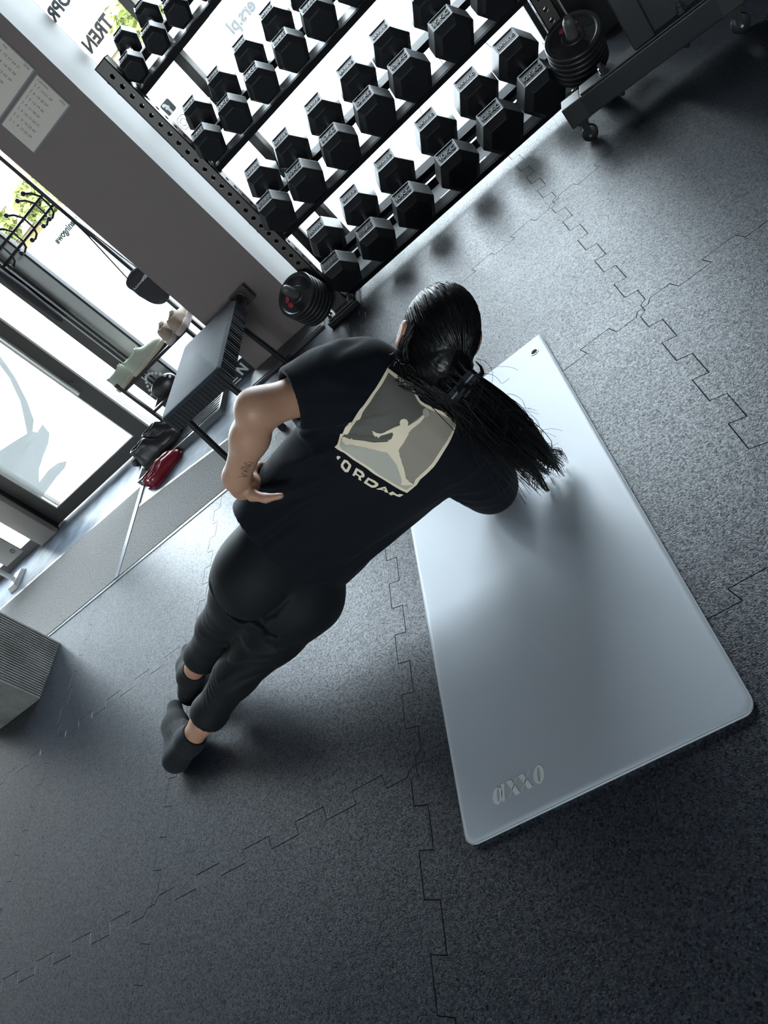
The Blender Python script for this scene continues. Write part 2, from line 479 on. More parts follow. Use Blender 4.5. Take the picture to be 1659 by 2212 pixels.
# pillar between the two glazed bays
PX0, PX1, PY = -1.745, -1.265, 3.676
pb = MB(); pb.add([(PX0, PY, -.01), (PX1, PY, -.01), (PX1, PY, 2.95), (PX0, PY, 2.95), (PX0, 4.22, -.01), (PX1, 4.22, -.01), (PX1, 4.22, 2.95), (PX0, 4.22, 2.95)],
       [(0, 1, 2, 3), (4, 7, 6, 5), (0, 3, 7, 4), (3, 2, 6, 7), (0, 4, 5, 1)], 0)
pb.add([(PX1, PY, -.01), (PX1, 4.22, -.01), (PX1, 4.22, 2.95), (PX1, PY, 2.95)], [(0, 1, 2, 3)], 1)
struct(pb.build('wall_pillar', [M_pil, M_pil2]))
struct(MB().box(-1.775, 3.48, 0, -1.20, 3.672, .016).box(-1.76, 3.495, .016, -1.215, 3.66, .020).build('floor_plank_pillar', mat('pillar_skid', (.05, .05, .055), .45), bevel=.002))  # low dark plank lying on the floor before the pillar

# room shell behind the camera
struct(MB().box(-5.8, -4.3, -.16, -5.62, 4.3, 3.0).build('wall_left', M_wall))
struct(MB().box(3.22, -4.3, -.16, 3.4, 4.3, 3.0).build('wall_right', M_wall))
BW = (-2.7, -.4, .95, 2.15)          # window added in the back wall to light the person's back
struct(MB().box(-5.8, -4.5, -.16, BW[0], -4.3, 3.0).box(BW[1], -4.5, -.16, 3.4, -4.3, 3.0).box(BW[0], -4.5, -.16, BW[1], -4.3, BW[2]).box(BW[0], -4.5, BW[3], BW[1], -4.3, 3.0).build('wall_back', M_wallb))
w6 = struct(empty('window_fill', ((BW[0] + BW[1]) / 2, -4.4, 0)))
bwc = (BW[0] + BW[1]) / 2; bwh = (BW[1] - BW[0]) / 2
MB().box(-bwh, -.03, BW[2], bwh, .03, BW[2] + .05).box(-bwh, -.03, BW[3] - .05, bwh, .03, BW[3]).box(-bwh, -.03, BW[2], -bwh + .05, .03, BW[3]).box(bwh - .05, -.03, BW[2], bwh, .03, BW[3]).build('frame', M_alu, w6)
MB().box(-.03, -.03, BW[2], .03, .03, BW[3]).build('mullion', M_alu, w6)
MB().box(-bwh + .05, -.005, BW[2] + .05, -.03, .005, BW[3] - .05).build('pane', glass_mat(), w6)
MB().box(.03, -.005, BW[2] + .05, bwh - .05, .005, BW[3] - .05).build('pane', glass_mat(), w6)
struct(MB().box(-5.8, -4.5, 2.95, 3.4, 4.3, 3.1).build('ceiling', M_ceil))
struct(MB().box(.56, 3.98, -.16, 3.4, 4.25, 3.0).build('wall_front', mat('dark_wall_paint', (.045, .045, .05), .8)))
struct(MB().box(-5.8, 4.0, 2.75, 1.8, 4.25, 2.97).build('trim_5', M_alu))

# ---- glazed facade
GY = 4.12
M_gl = glass_mat()
def pane(name, x0, x1, z0, z1, parent, y=GY):
    o = MB().box(x0, y - .006, z0, x1, y + .006, z1).build(name, M_gl, parent); return o
def bar(mb, x0, x1, z0, z1, y0=GY - .035, y1=GY + .04, mi=0): return mb.box(x0, y0, z0, x1, y1, z1, mi)

d1 = struct(empty('door_1', (-3.38, GY, 0)))
def dchild(mb, name, m_, bevel=.003):
    mb.v = [(v[0] + 3.38, v[1] - GY, v[2]) for v in mb.v]; return mb.build(name, m_, d1, bevel=bevel)
dchild(bar(MB(), -3.968, -3.842, .012, 2.45), 'stile', M_alu)
dchild(bar(MB(), -2.915, -2.785, .012, 2.45), 'stile', M_alu)
dchild(bar(MB(), -3.842, -2.915, .012, .108), 'bottom_rail', M_alu)
dchild(bar(MB(), -3.842, -2.915, 2.33, 2.45), 'top_rail', M_alu)
b_ = MB(); b_.box(-3.842, GY - .038, .108, -2.915, GY - .02, .116).box(-3.842, GY - .038, .116, -3.832, GY - .02, 2.33).box(-2.925, GY - .038, .116, -2.915, GY - .02, 2.33)
dchild(b_, 'glazing_bead', M_alul, 0)
p_ = MB().box(-3.842, GY - .006, .108, -2.915, GY + .006, 2.33); dchild(p_, 'pane', M_gl, 0)
dchild(MB().tube([(-2.86, GY - .09, .55), (-2.86, GY - .09, 1.75)], .014, 10).tube([(-2.86, GY - .09, .62), (-2.86, GY - .03, .62)], .008, 8).tube([(-2.86, GY - .09, 1.68), (-2.86, GY - .03, 1.68)], .008, 8), 'pull_handle', M_alul, 0)
# grey swoosh of frosted film on the door glass
M_frost = film_mat()
def film(poly, name, parent=None, mt=None, y=GY - .0075, off=(0, 0)):
    v_, f_1 = filled([[(u - off[0], v) for u, v in poly]], lambda u, v: (u, y - off[1], v))     # adhesive film, one layer
    return MB().add(v_, f_1).build(name, mt or M_frost, parent)
sw = [(-2.99, 1.25), (-3.02, 1.04), (-3.10, .88), (-3.20, .74), (-3.30, .63), (-3.386, .585), (-3.375, .56), (-3.29, .572), (-3.32, .50), (-3.40, .46), (-3.52, .425), (-3.64, .385), (-3.742, .322), (-3.60, .335), (-3.50, .325), (-3.44, .292), (-3.50, .268), (-3.62, .262), (-3.84, .235), (-3.84, .78), (-3.74, .66), (-3.55, .625), (-3.43, .60), (-3.37, .65), (-3.24, .76), (-3.13, .90), (-3.06, 1.05), (-3.02, 1.25)]
film(sw, 'film_graphic', d1, off=(-3.38, GY))

w1 = struct(empty('window_1', (-2.06, GY, 0)))
def wchild(w, ox, mb, name, m_, bevel=0):
    mb.v = [(v[0] - ox, v[1] - GY, v[2]) for v in mb.v]; return mb.build(name, m_, w, bevel=bevel)
wchild(w1, -2.06, bar(MB(), -2.345, -1.735, 0, .06), 'sill_rail', M_alu, .003)
wchild(w1, -2.06, MB().box(-2.345, GY - .006, .06, -1.735, GY + .006, 2.76), 'pane', M_gl)
wchild(w1, -2.06, bar(MB(), -2.352, -2.337, 0, 2.76, GY - .02, GY + .02), 'glazing_bead', M_seal)
w2 = struct(empty('window_2', (-2.68, GY, 0)))
wchild(w2, -2.68, bar(MB(), -2.785, -2.575, 0, .06), 'sill_rail', M_alu, .003)
wchild(w2, -2.68, MB().box(-2.770, GY - .006, .06, -2.575, GY + .006, 2.76), 'pane', M_gl)
wchild(w2, -2.68, bar(MB(), -2.783, -2.768, 0.01, 2.76, GY - .045, GY - .02), 'glazing_bead', M_alul)
# stepped mullion between door sidelight and window
m1 = MB(); bar(m1, -2.575, -2.46, 0, 2.76, GY - .05, GY + .05, 0); bar(m1, -2.46, -2.352, 0, 2.76, GY - .02, GY + .04, 1); m1.box(-2.50, GY - .055, 0, -2.488, GY - .05, 2.76, 1)
struct(m1.build('trim_6', [M_alu, M_pale]))
struct(MB().box(-4.175, GY - .11, 0, -3.985, GY + .05, 2.76).build('trim_7', M_jamb, bevel=.004))
struct(MB().box(-3.985, GY - .06, 0, -3.97, GY + .04, 2.76).build('trim_8', M_seal))
w3 = struct(empty('window_3', (-4.9, GY, 0)))
wchild(w3, -4.9, bar(MB(), -4.235, -4.175, 0, 2.76), 'stile', M_alu, .003)
wchild(w3, -4.9, bar(MB(), -5.62, -4.235, 0, .075), 'sill_rail', M_alu, .003)
wchild(w3, -4.9, MB().box(-5.62, GY - .006, .075, -4.235, GY + .006, 2.76), 'pane', M_gl)
w4 = struct(empty('window_4', (-1.11, GY, 0)))
wchild(w4, -1.11, bar(MB(), -1.265, -.965, 0, .05), 'sill_rail', M_alu, .003)
wchild(w4, -1.11, MB().box(-1.265, GY - .006, .05, -.965, GY + .006, 2.76), 'pane', M_gl)
struct(MB().box(-.965, GY - .05, 0, -.925, GY + .05, 2.76).box(-.925, GY - .03, 0, -.900, GY + .03, 2.76, 1).build('trim_9', [M_alu, M_alul]))
w5 = struct(empty('window_5', (.4, GY, 0)))
wchild(w5, .4, bar(MB(), -.90, .50, 0, .05), 'sill_rail', M_alu, .003)
wchild(w5, .4, MB().box(-.90, GY - .006, .05, .50, GY + .006, 2.76), 'pane', M_gl)
wchild(w5, .4, bar(MB(), .50, .56, 0, 2.76), 'mullion', M_alu, .003)

# lettering on the glass: stuck on the outside face, so it reads reversed from indoors
M_vinyl = mat('grey_vinyl', (.055, .060, .066), .6)
def sign(txt, xc, zc, size, parent, off, bold=0, sx=1.0):
    M_ = basis((-1, 0, 0), (0, 0, 1), (xc - off, .0085, zc))
    return text_obj('lettering', txt, size, M_vinyl, parent, M_, .0004, bold, sx)
sign('TREN', -1.160, 1.589, .082, w4, -1.11, .0034, .90)
sign('OPR', -1.198, 1.770, .075, w4, -1.11, .0032, .95)
sign('ers.pl', -.600, 1.183, .078, w5, .4, .0036, .98)
sign('treningowe', -2.070, 1.178, .050, w1, -2.06, .0024, .88)
# square and round social icons
ic = MB(); R_ = .012
def rrect(x0, z0, x1, z1, r, n=5):
    return [(cx + r * math.cos(a0 + k * PI / 2 / n), cz + r * math.sin(a0 + k * PI / 2 / n)) for cx, cz, a0 in ((x1 - r, z1 - r, 0), (x0 + r, z1 - r, PI / 2), (x0 + r, z0 + r, PI), (x1 - r, z0 + r, 1.5 * PI)) for k in range(n + 1)]
ic.prism([(u + 1.11, v) for u, v in rrect(-1.192, 1.146, -1.131, 1.207, .008)], lambda u, v, d: (u, .0065 + d, v), 0, .0006)
ic.build('icon_square', M_vinyl, w4)
text_obj('icon_letter', 'f', .075, mat('white_vinyl', (.8, .8, .8), .5), w4, basis((-1, 0, 0), (0, 0, 1), (-1.166 + 1.11, .0058, 1.170)), .0004, .003)
text_obj('icon_letter', 'f', .075, MATS['white_vinyl'], w4, basis((-1, 0, 0), (0, 0, 1), (-1.166 + 1.11, .0080, 1.170)), .0004, .003)
rg = MB()
def ring(mb, pts, r): mb.tube([(u + 1.11, .007, v) for u, v in pts + pts[:1]], r, 6)
ring(rg, rrect(-1.188, 1.052, -1.128, 1.112, .018), .0022)
ring(rg, [(-1.158 + .017 * math.cos(a * PI / 8), 1.082 + .017 * math.sin(a * PI / 8)) for a in range(16)], .0022)
rg.ball((-1.178 + 1.11, .007, 1.100), .0035, 8)
rg.build('icon_camera', M_vinyl, w4)

# ---- outside the glass
M_pave = mat('pavement', (.15, .155, .16), .7, noise=(1.6, .25))
pv = struct(MB().box(-30, 4.3, -.25, 20, 70, -.075).build('ground_outside', mat('pavement_joint', (.08, .08, .085), .9)))
sm = MB().box(-.297, -.297, -.04, .297, .297, 0).mesh('paving_slab', bevel=.004, seg=1); sm.materials.append(M_pave)
for i in range(16):
    for j in range(7):
        o = link('paving_slab', sm, None, pv); o.location = (-6.6 + .6 * i + (.3 if j % 2 else 0), 4.62 + .6 * j, -.04)
M_wtall = mat('tower_render', (.19, .19, .19), .8)
M_wwin = mat('tower_window', (.105, .095, .10), .3)
tw = empty('office_tower', (-10.9, 40, 0), 'tall white tower with rows of narrow windows behind the lettering', 'building')
MB().box(-2.6, 0, -.2, 1.15, 6, 16).build('wall', M_wtall, tw)
wm = MB().box(-.085, -.04, 0, .085, .02, .62).mesh('window'); wm.materials.append(M_wwin)
for r in range(12):
    for c in range(13):
        o = link('window', wm, None, tw); o.location = (-2.42 + .285 * c, 0, 4.4 + .78 * r)
M_yel = mat('yellow_render', (.22, .155, .055), .8)
M_roof = mat('orange_roof_tile', (.19, .085, .04), .8)
M_cream = mat('cream_render', (.22, .195, .13), .8)
bw_ = empty('white_out_wall', (-14, 23.5, 0), 'long pale wall added to stand for the overexposed ground across the street', 'wall')  # wall added to whiten the lower view, standing for overexposed ground
MB().box(-16, 0, -.2, 12, .25, 1.50).build('wall_panel', mat('white_out_pale', (.30, .30, .29), .8), bw_)
MB().box(-16, -.05, 1.50, 12, .30, 1.58).build('coping', M_cream, bw_)
def house(name, label, x, y, w, d, h, rh, wm_, seed=0):
    h_ = empty(name, (x, y, 0), label, 'building')
    MB().box(-w / 2, 0, -.2, w / 2, d, h).build('wall', wm_, h_)
    MB().add([(-w / 2 - .3, -.3, h), (w / 2 + .3, -.3, h), (w / 2 + .3, d + .3, h), (-w / 2 - .3, d + .3, h), (-w / 2 - .3, d / 2, h + rh), (w / 2 + .3, d / 2, h + rh)],
             [(0, 1, 5, 4), (2, 3, 4, 5), (1, 2, 5), (3, 0, 4), (0, 3, 2, 1)]).build('roof', M_roof, h_)
    for k in range(int(w // 1.4)):
        o = MB().box(-.35, -.05, -.5, .35, .02, .5).build('window', M_wwin, h_); o.location = (-w / 2 + .9 + 1.4 * k, 0, h * .55)
    MB().box(w * .2, d / 2 - .3, h, w * .2 + .5, d / 2 + .3, h + rh + .7).build('chimney', M_cream, h_)
    return h_
house('town_house', 'yellow house with orange tiled roof seen beside the coat hooks', -15.9, 26, 4.6, 5, 1.95, .95, M_yel)
house('town_house', 'small cream house with orange roof behind the top dumbbell tier', -7.6, 30, 3.2, 5, 3.3, 1.3, M_cream)
house('town_house', 'wide cream building with orange roof edge below the reversed lettering', -10.6, 36.4, 5.6, 2.4, 3.25, .2, M_cream)
house('town_house', 'tall pale gabled house above the coat hooks', -19.5, 34, 5.0, 5, 3.4, 1.6, M_cream)
M_leafy = mat('yellow_green_leaves', (.13, .15, .03), .8)
M_bark = mat('bark', (.06, .045, .03), .9)
lf = MB().add([(-.12, 0, 0), (0, .02, -.07), (.14, 0, 0), (0, .02, .07)], [(0, 1, 2, 3)]).mesh('leaves', fix=False)
def tree(label, x, y, zc, r):
    t = empty('broadleaf_tree', (x, y, 0), label, 'tree', 'trees beyond the street')
    MB().tube([(0, 0, -.1), (.05, 0, zc * .6), (0, .05, zc)], [.12, .09, .05], 8).build('trunk', M_bark, t)
    g = random.Random(int(x * 10)); mb = MB()
    for k in range(420):
        v = Vector((g.gauss(0, 1), g.gauss(0, 1), g.gauss(0, 1))).normalized() * r * (g.random() ** .4)
        Mx = Matrix.Rotation(g.random() * 6.28, 4, 'X') @ Matrix.Rotation(g.random() * 6.28, 4, 'Z')
        q = [Mx @ Vector(p) + v + Vector((0, 0, zc)) for p in ((-.16, 0, 0), (0, .02, -.09), (.18, 0, 0), (0, .02, .09))]
        mb.add(q, [(0, 1, 2, 3)])
    mb.build('foliage', M_leafy, t)
tree('yellow green tree seen over the left end of the top dumbbell tier', -5.55, 24, 3.0, .85)
tree('bushy yellow green tree just left of the pillar', -12.5, 25, 2.25, .7)
tree('small yellow green tree further left behind the coat hooks', -13.9, 24.6, 2.5, .6)

# ================================================================== gym equipment
M_steel = mat('black_powder_steel', (.010, .0105, .012), .40, spec=.35, bump=(600, .06))
M_steelw = mat('graphite_steel', (.075, .066, .060), .36, metal=.35)
M_bolt = mat('bolt_steel', (.16, .16, .165), .3, metal=.9)
M_chrome = mat('chrome', (.62, .62, .63), .16, metal=1.0)
M_hex = mat('hex_rubber', (.009, .0098, .012), .48, spec=.5, noise=(30, .25), bump=(420, .08))
M_hexl = mat('hex_lettering', (.13, .135, .145), .45)
M_hexp = mat('hex_panel', (.0045, .005, .006), .5, spec=.3)
M_lip = mat('rail_liner', (.05, .05, .055), .25, spec=.6)

# ---- exercise mat
M_mat = mat('mat_vinyl', (.415, .445, .485), .36, spec=.45, bump=(700, .06))
M_piping = mat('mat_piping', (.42, .44, .47), .4)
mt_ = empty('exercise_mat', (-.504, 1.334, 0), 'silver grey exercise mat with axxo lettering and a metal eyelet', 'exercise mat', rot=(0, 0, math.radians(2.0)))
MW, ML, MT = .607, 1.415, .014
nc = 8
def mat_outline(ins, r0):
    x, y = MW / 2 - ins, ML / 2 - ins; out = []
    for cx, cy, a0, r in ((x, y, 0, .006), (-x, y, PI / 2, .006), (-x, -y, PI, r0), (x, -y, 1.5 * PI, r0)):
        sx, sy = (1 if cx > 0 else -1), (1 if cy > 0 else -1)
        out += [(cx - sx * r + r * math.cos(a0 + k * PI / 2 / nc), cy - sy * r + r * math.sin(a0 + k * PI / 2 / nc)) for k in range(nc + 1)]
    return out
rings = [(.003, 0.0003), (.0005, .003), (0, .006), (.0008, .0105), (.004, .0132), (.010, MT)]
mb = MB(); n = len(mat_outline(0, .024)); vs = []; fs = []
for ins, z in rings: vs += [(u, v, z) for u, v in mat_outline(ins, .024)]
for i in range(len(rings) - 1): fs += [(i * n + k, i * n + (k + 1) % n, (i + 1) * n + (k + 1) % n, (i + 1) * n + k) for k in range(n)]
fs.append(tuple(range((len(rings) - 1) * n, len(rings) * n))); fs.append(tuple(reversed(range(n))))
mb.add(vs, fs); mb.build('pad', M_mat, mt_, smooth='auto')
sp = [(u, v, .0095) for u, v in mat_outline(.0002, .024)]
MB().tube(sp + sp[:1], .0016, 6, caps=False).build('piping', M_piping, mt_, smooth=True)
for gx in (.262, -.262):
    gy = .632
    MB().lathe((gx, gy, MT - .001), (0, 0, 1), [(0, .0165), (.0022, .0150), (.0026, .0125), (.0016, .0098), (-.004, .0092)], 28).build('eyelet', M_chrome, mt_, smooth=True)
    MB().lathe((gx, gy, MT + .0004), (0, 0, 1), [(0, .0098), (0, 1e-4)], 24).build('eyelet_hole', mat('hole_black', (.004, .004, .004), .9), mt_)
# axxo: heavy high-contrast letters made of filled shapes
M_axxo = mat('mat_print', (.72, .72, .70), .45)
def ellp(cx, cy, rx, ry, sl=0, n=28, a0=0, a1=2 * PI): return [(cx + rx * math.cos(a0 + (a1 - a0) * k / n) + sl * ry * math.sin(a0 + (a1 - a0) * k / n), cy + ry * math.sin(a0 + (a1 - a0) * k / n)) for k in range(n)]
def letters_axxo():
    S = .18; L = []
    L.append([ellp(.36, .42, .34, .44, S), ellp(.43, .45, .09, .34, S)])                                  # bowl of a
    L.append([[(.58 + S * 0 - .02, 0), (.80 - .02, 0), (.80 + S * .9, .90), (.58 + S * .9, .90)]])           # stem of a
    for x in (1.0, 1.85):
        L.append([[(x + .52, 0), (x + .86, 0), (x + .44, .90), (x + .10, .90)]])                           # thick stroke
        L.append([[(x, 0), (x + .06, 0), (x + .94, .90), (x + .88, .90)]])                                  # hairline
    L.append([ellp(3.25, .45, .36, .47, S), ellp(3.25, .45, .10, .37, S)])
    return L
mb = MB()
for loops in letters_axxo():
    v_, f_2 = filled(loops, lambda u, v: (-.222 + u * .0345, -.657 + v * .0385, MT + .0005)); mb.add(v_, f_2)
mb.build('brand_lettering', M_axxo, mt_)

# ---- dumbbell rack
TH = math.radians(22); AX = Vector((0, math.cos(TH), math.sin(TH))); UP = Vector((0, -math.sin(TH), math.cos(TH)))
XL, XR, YP = -1.05, .428, 3.45
rack = empty('dumbbell_rack', ((XL + XR) / 2, YP, 0), 'black four tier steel dumbbell rack with perforated uprights before the window', 'rack')
RO = Vector(((XL + XR) / 2, YP, 0))
def rbuild(mb, name, m_, parent=rack, **k):
    o = Vector((0, 0, 0))
    mb.v = [(v[0] - RO.x, v[1] - RO.y, v[2]) for v in mb.v]; return mb.build(name, m_, parent, **k)
PWD = .066
PEG = {-1: (Vector((-.06, -.52, .85)).normalized(), Vector((-1.128, 3.43, .125))), 1: (Vector((.10, -.48, .87)).normalized(), Vector((.432, 3.435, .120)))}
for xc in (XL, XR):
    mb = MB(); hs = [(0, z, .0105) for z in np.arange(.10, 1.44, .0482)]
    V, F = plate_with_holes(PWD, 1.465, hs, .004)
    mb.add([(xc + v[0], YP + v[1], v[2]) for v in V], F)
    mb.add([(xc + v[0], YP + PWD - .004 + v[1], v[2]) for v in V], F)
    for sx in (-1, 1):
        mb.add([(xc + sx * (PWD / 2 - .002) + v[1] - .002, YP + PWD / 2 + v[0], v[2]) for v in V], F)
    mb.box(xc - PWD / 2, YP, 1.461, xc + PWD / 2, YP + PWD, 1.465)
    rbuild(mb, 'upright', M_steelw)
    sgn = -1 if xc < 0 else 1
    # floor foot with bolted plate
    f0 = MB().box(xc - .10 * (1 if sgn < 0 else 1), YP - .07, 0, xc + .10, YP + .40, .035)
    rbuild(f0, 'foot', M_steel, bevel=.006)
    fp = MB().box(xc - .085, YP - .058, .035, xc + .085, YP + .02, .043); fp.box(xc - .045, YP - .012, .043, xc + .045, YP - .004, .16)
    rbuild(fp, 'foot_plate', M_steelw, bevel=.002)
    for bx, by in ((-.07, -.04), (.07, -.04), (-.07, .005), (.07, .005)):
        rbuild(MB().lathe((xc + bx, YP + by, .043), (0, 0, 1), [(0, .013), (.004, .013), (.0045, .0095), (.014, .0095), (.015, .006), (.024, .0058), (.024, 1e-4)], 6), 'bolt', M_bolt)
    # rear stay
    rbuild(MB().box(xc - .025, YP + .36, .035, xc + .025, YP + .40, .60), 'rear_stay', M_steel, bevel=.003)
    # storage peg for plates, tilted outwards and up
    pd, p0 = PEG[sgn]
    rbuild(MB().lathe(p0, pd, [(-.02, .024), (.225, .024), (.235, .023), (.246, .019), (.254, .011), (.256, 1e-4)], 20), 'plate_peg', mat('peg_rubber', (.09, .088, .085), .45), smooth='auto')
    rbuild(MB().lathe(p0, pd, [(0, .034), (.008, .034), (.008, .024)], 20), 'peg_collar', M_steel)
    # bolts on the outer side of the upright
    for z in (1.40, 1.35, 1.02, .97, .62, .57, .26):
        rbuild(MB().lathe((xc + sgn * PWD / 2, YP + PWD / 2, z), (sgn, 0, 0), [(0, .013), (.007, .012), (.010, .008), (.010, 1e-4)], 10), 'bolt', M_bolt, smooth='auto')
rbuild(MB().box(XL, YP + .365, .05, XR, YP + .395, .09), 'rear_crossbar', M_steel, bevel=.003)

# ---- dumbbells: (tier, z of the front top edge, [(x, kg, s)])
H0 = CAM_H
TIERS = [
 ('bottom', .228, [(-.931, '37.5', .104), (-.697, '37.5', .104), (-.462, '40', .107), (-.200, '40', .108), (.040, '42.5', .110), (.2605, '42.5', .110)]),
 ('third', .640, [(-.953, '27.5', .094), (-.756, '30', .0955), (-.541, '30', .0955), (-.332, '32.5', .0975), (-.133, '32.5', .0975), (.0885, '35', .0985), (.305, '35', .0985)]),
 ('second', 1.028, [(-.9505, '17.5', .077), (-.784, '20', .0775), (-.612, '20', .0775), (-.439, '22.5', .0785), (-.275, '22.5', .0785), (-.100, '25', .080), (.075, '25', .080), (.250, '27.5', .082)]),
 ('top', 1.403, [(-.9525, '7.5', .0585), (-.808, '10', .0585), (-.672, '10', .059), (-.535, '12.5', .060), (-.398, '12.5', .060), (-.26, '15', .062), (-.12, '15', .062)]),
]
GRIP = .135
def head_mesh(s):
    L, c, ins = .79 * s, .30 * s, .245 * s
    def ring(y, r): return [(r * math.cos(PI / 3 * k), y, r * math.sin(PI / 3 * k)) for k in range(6)]
    bm = bmesh.new(); st = [(-L / 2 - c, s - ins * 1.155), (-L / 2, s), (L / 2, s), (L / 2 + c, s - ins * 1.155)]
    R = [[bm.verts.new(p) for p in ring(y, r)] for y, r in st]
    top = None
    for i in range(3):
        for k in range(6):
            f = bm.faces.new((R[i][k], R[i][(k + 1) % 6], R[i + 1][(k + 1) % 6], R[i + 1][k]))
            if i == 1 and k == 1: top = f
    bm.faces.new(R[0]); bm.faces.new(R[3][::-1])
    bmesh.ops.recalc_face_normals(bm, faces=bm.faces)
    es = [e for e in bm.edges if e.calc_face_angle(0) > .3]
    bmesh.ops.bevel(bm, geom=es, offset=.0022, segments=2, profile=.5, affect='EDGES')
    bm.faces.ensure_lookup_table()
    top = max((f for f in bm.faces), key=lambda f: (f.normal.z > .99) * f.calc_area())
    bmesh.ops.inset_individual(bm, faces=[top], thickness=.125 * s, depth=-.0035)
    top.material_index = 1
    me = bpy.data.meshes.new('head'); bm.to_mesh(me); bm.free(); me.materials.append(M_hex); me.materials.append(M_hexp)
    return me
HM = {}
def make_dumbbell(tier, zt, x, kg, s, label):
    half = .79 * s + .30 * s + GRIP / 2
    yA = 3.40 + .93 * (.1875 - half)
    k_ = yA / 3.40; xs, zs, s2 = x * k_, H0 + (zt - H0) * k_, s * k_
    A = Vector((xs, yA, zs))
    apo = s2 * math.sqrt(3) / 2
    c = A + AX * half - UP * apo
    o = empty('hex_dumbbell', c, label, 'dumbbell', 'hex dumbbells on the rack', rot=(TH, 0, 0))
    key = round(s2, 4)
    if key not in HM: HM[key] = head_mesh(s2)
    hy = GRIP / 2 + .30 * s2 + .79 * s2 / 2
    for sg, txt in ((-1, kg + 'KG'), (1, 'axvino')):
        h = link('head', HM[key], None, o); h.location = (0, sg * hy, 0)
        fit = {4: .40, 5: .36, 6: .31}.get(len(txt), .33) if sg < 0 else .34
        text_obj('lettering', txt, s2 * fit, M_hexl, h, basis((1, 0, 0), (0, 1, 0), (0, 0, apo - .0026)), .0010, .0, 1.0)
    pr = [(-GRIP / 2 - .02, .0185), (-GRIP / 2 + .006, .0185), (-GRIP / 2 + .012, .0145), (-.04, .0155), (0, .0172), (.04, .0155), (GRIP / 2 - .012, .0145), (GRIP / 2 - .006, .0185), (GRIP / 2 + .02, .0185)]
    if 'handle' not in HM: HM['handle'] = MB().lathe((0, 0, 0), (0, 1, 0), pr, 16).mesh('handle'); HM['handle'].materials.append(M_chrome); HM['handle'].shade_smooth()
    link('handle', HM['handle'], None, o)
    return o
ORD = ['leftmost', 'second from left', 'third from left', 'fourth from left', 'fifth from left', 'sixth from left', 'seventh from left', 'eighth from left']
for tname, zt, row in TIERS:
    for i, (x, kg, s) in enumerate(row):
        make_dumbbell(tname, zt, x, kg, s, 'black rubber hex dumbbell marked %sKG, %s on the %s tier' % (kg, ORD[i], tname))
    # shelf rails under the heads
    s = max(q[2] for q in row); half = 1.09 * s + GRIP / 2
    yA = 3.40 + .93 * (.1875 - half); k_ = yA / 3.4; zs = H0 + (zt - H0) * k_; s2 = s * k_
    base = Vector((0, yA, zs)) + AX * half - UP * (math.sqrt(3) * s2 + .003)         # under the middle of the dumbbell
    for sg, nm in ((-1, 'front_rail'), (1, 'rear_rail')):
        c0 = base + AX * sg * (GRIP / 2 + .69 * s2)
        Mx = basis((1, 0, 0), AX, (0, c0.y, c0.z))
        mb = MB().box(XL + .036, -.030, -.006, XR - .036, .030, -.0005, M=Mx).box(XL + .036, -.034, -.030, XR - .036, -.028, .003 if sg > 0 else -.0005, M=Mx).box(XL + .036, .026, -.030, XR - .036, .030, -.006, M=Mx)
        rl = rbuild(mb, nm, M_steel)
        lm = MB().box(XL + .04, -.024, -.0006, XR - .04, .024, .0006, M=Mx); rbuild(lm, 'rail_liner', M_lip)
    for xc, sx in ((XL, 1), (XR, -1)):
        x0 = xc + sx * (PWD / 2 + .001)
        prof = [(-.16, -.035), (.19, -.035), (.19, .03), (.10, .075), (-.02, .075), (-.05, .03), (-.16, -.006)]
        mb = MB().prism(prof, lambda u, v, d: Vector((d, base.y, base.z)) + AX * u + UP * v, x0, x0 + sx * .005)
        rbuild(mb, 'shelf_bracket', M_steel, bevel=.001)

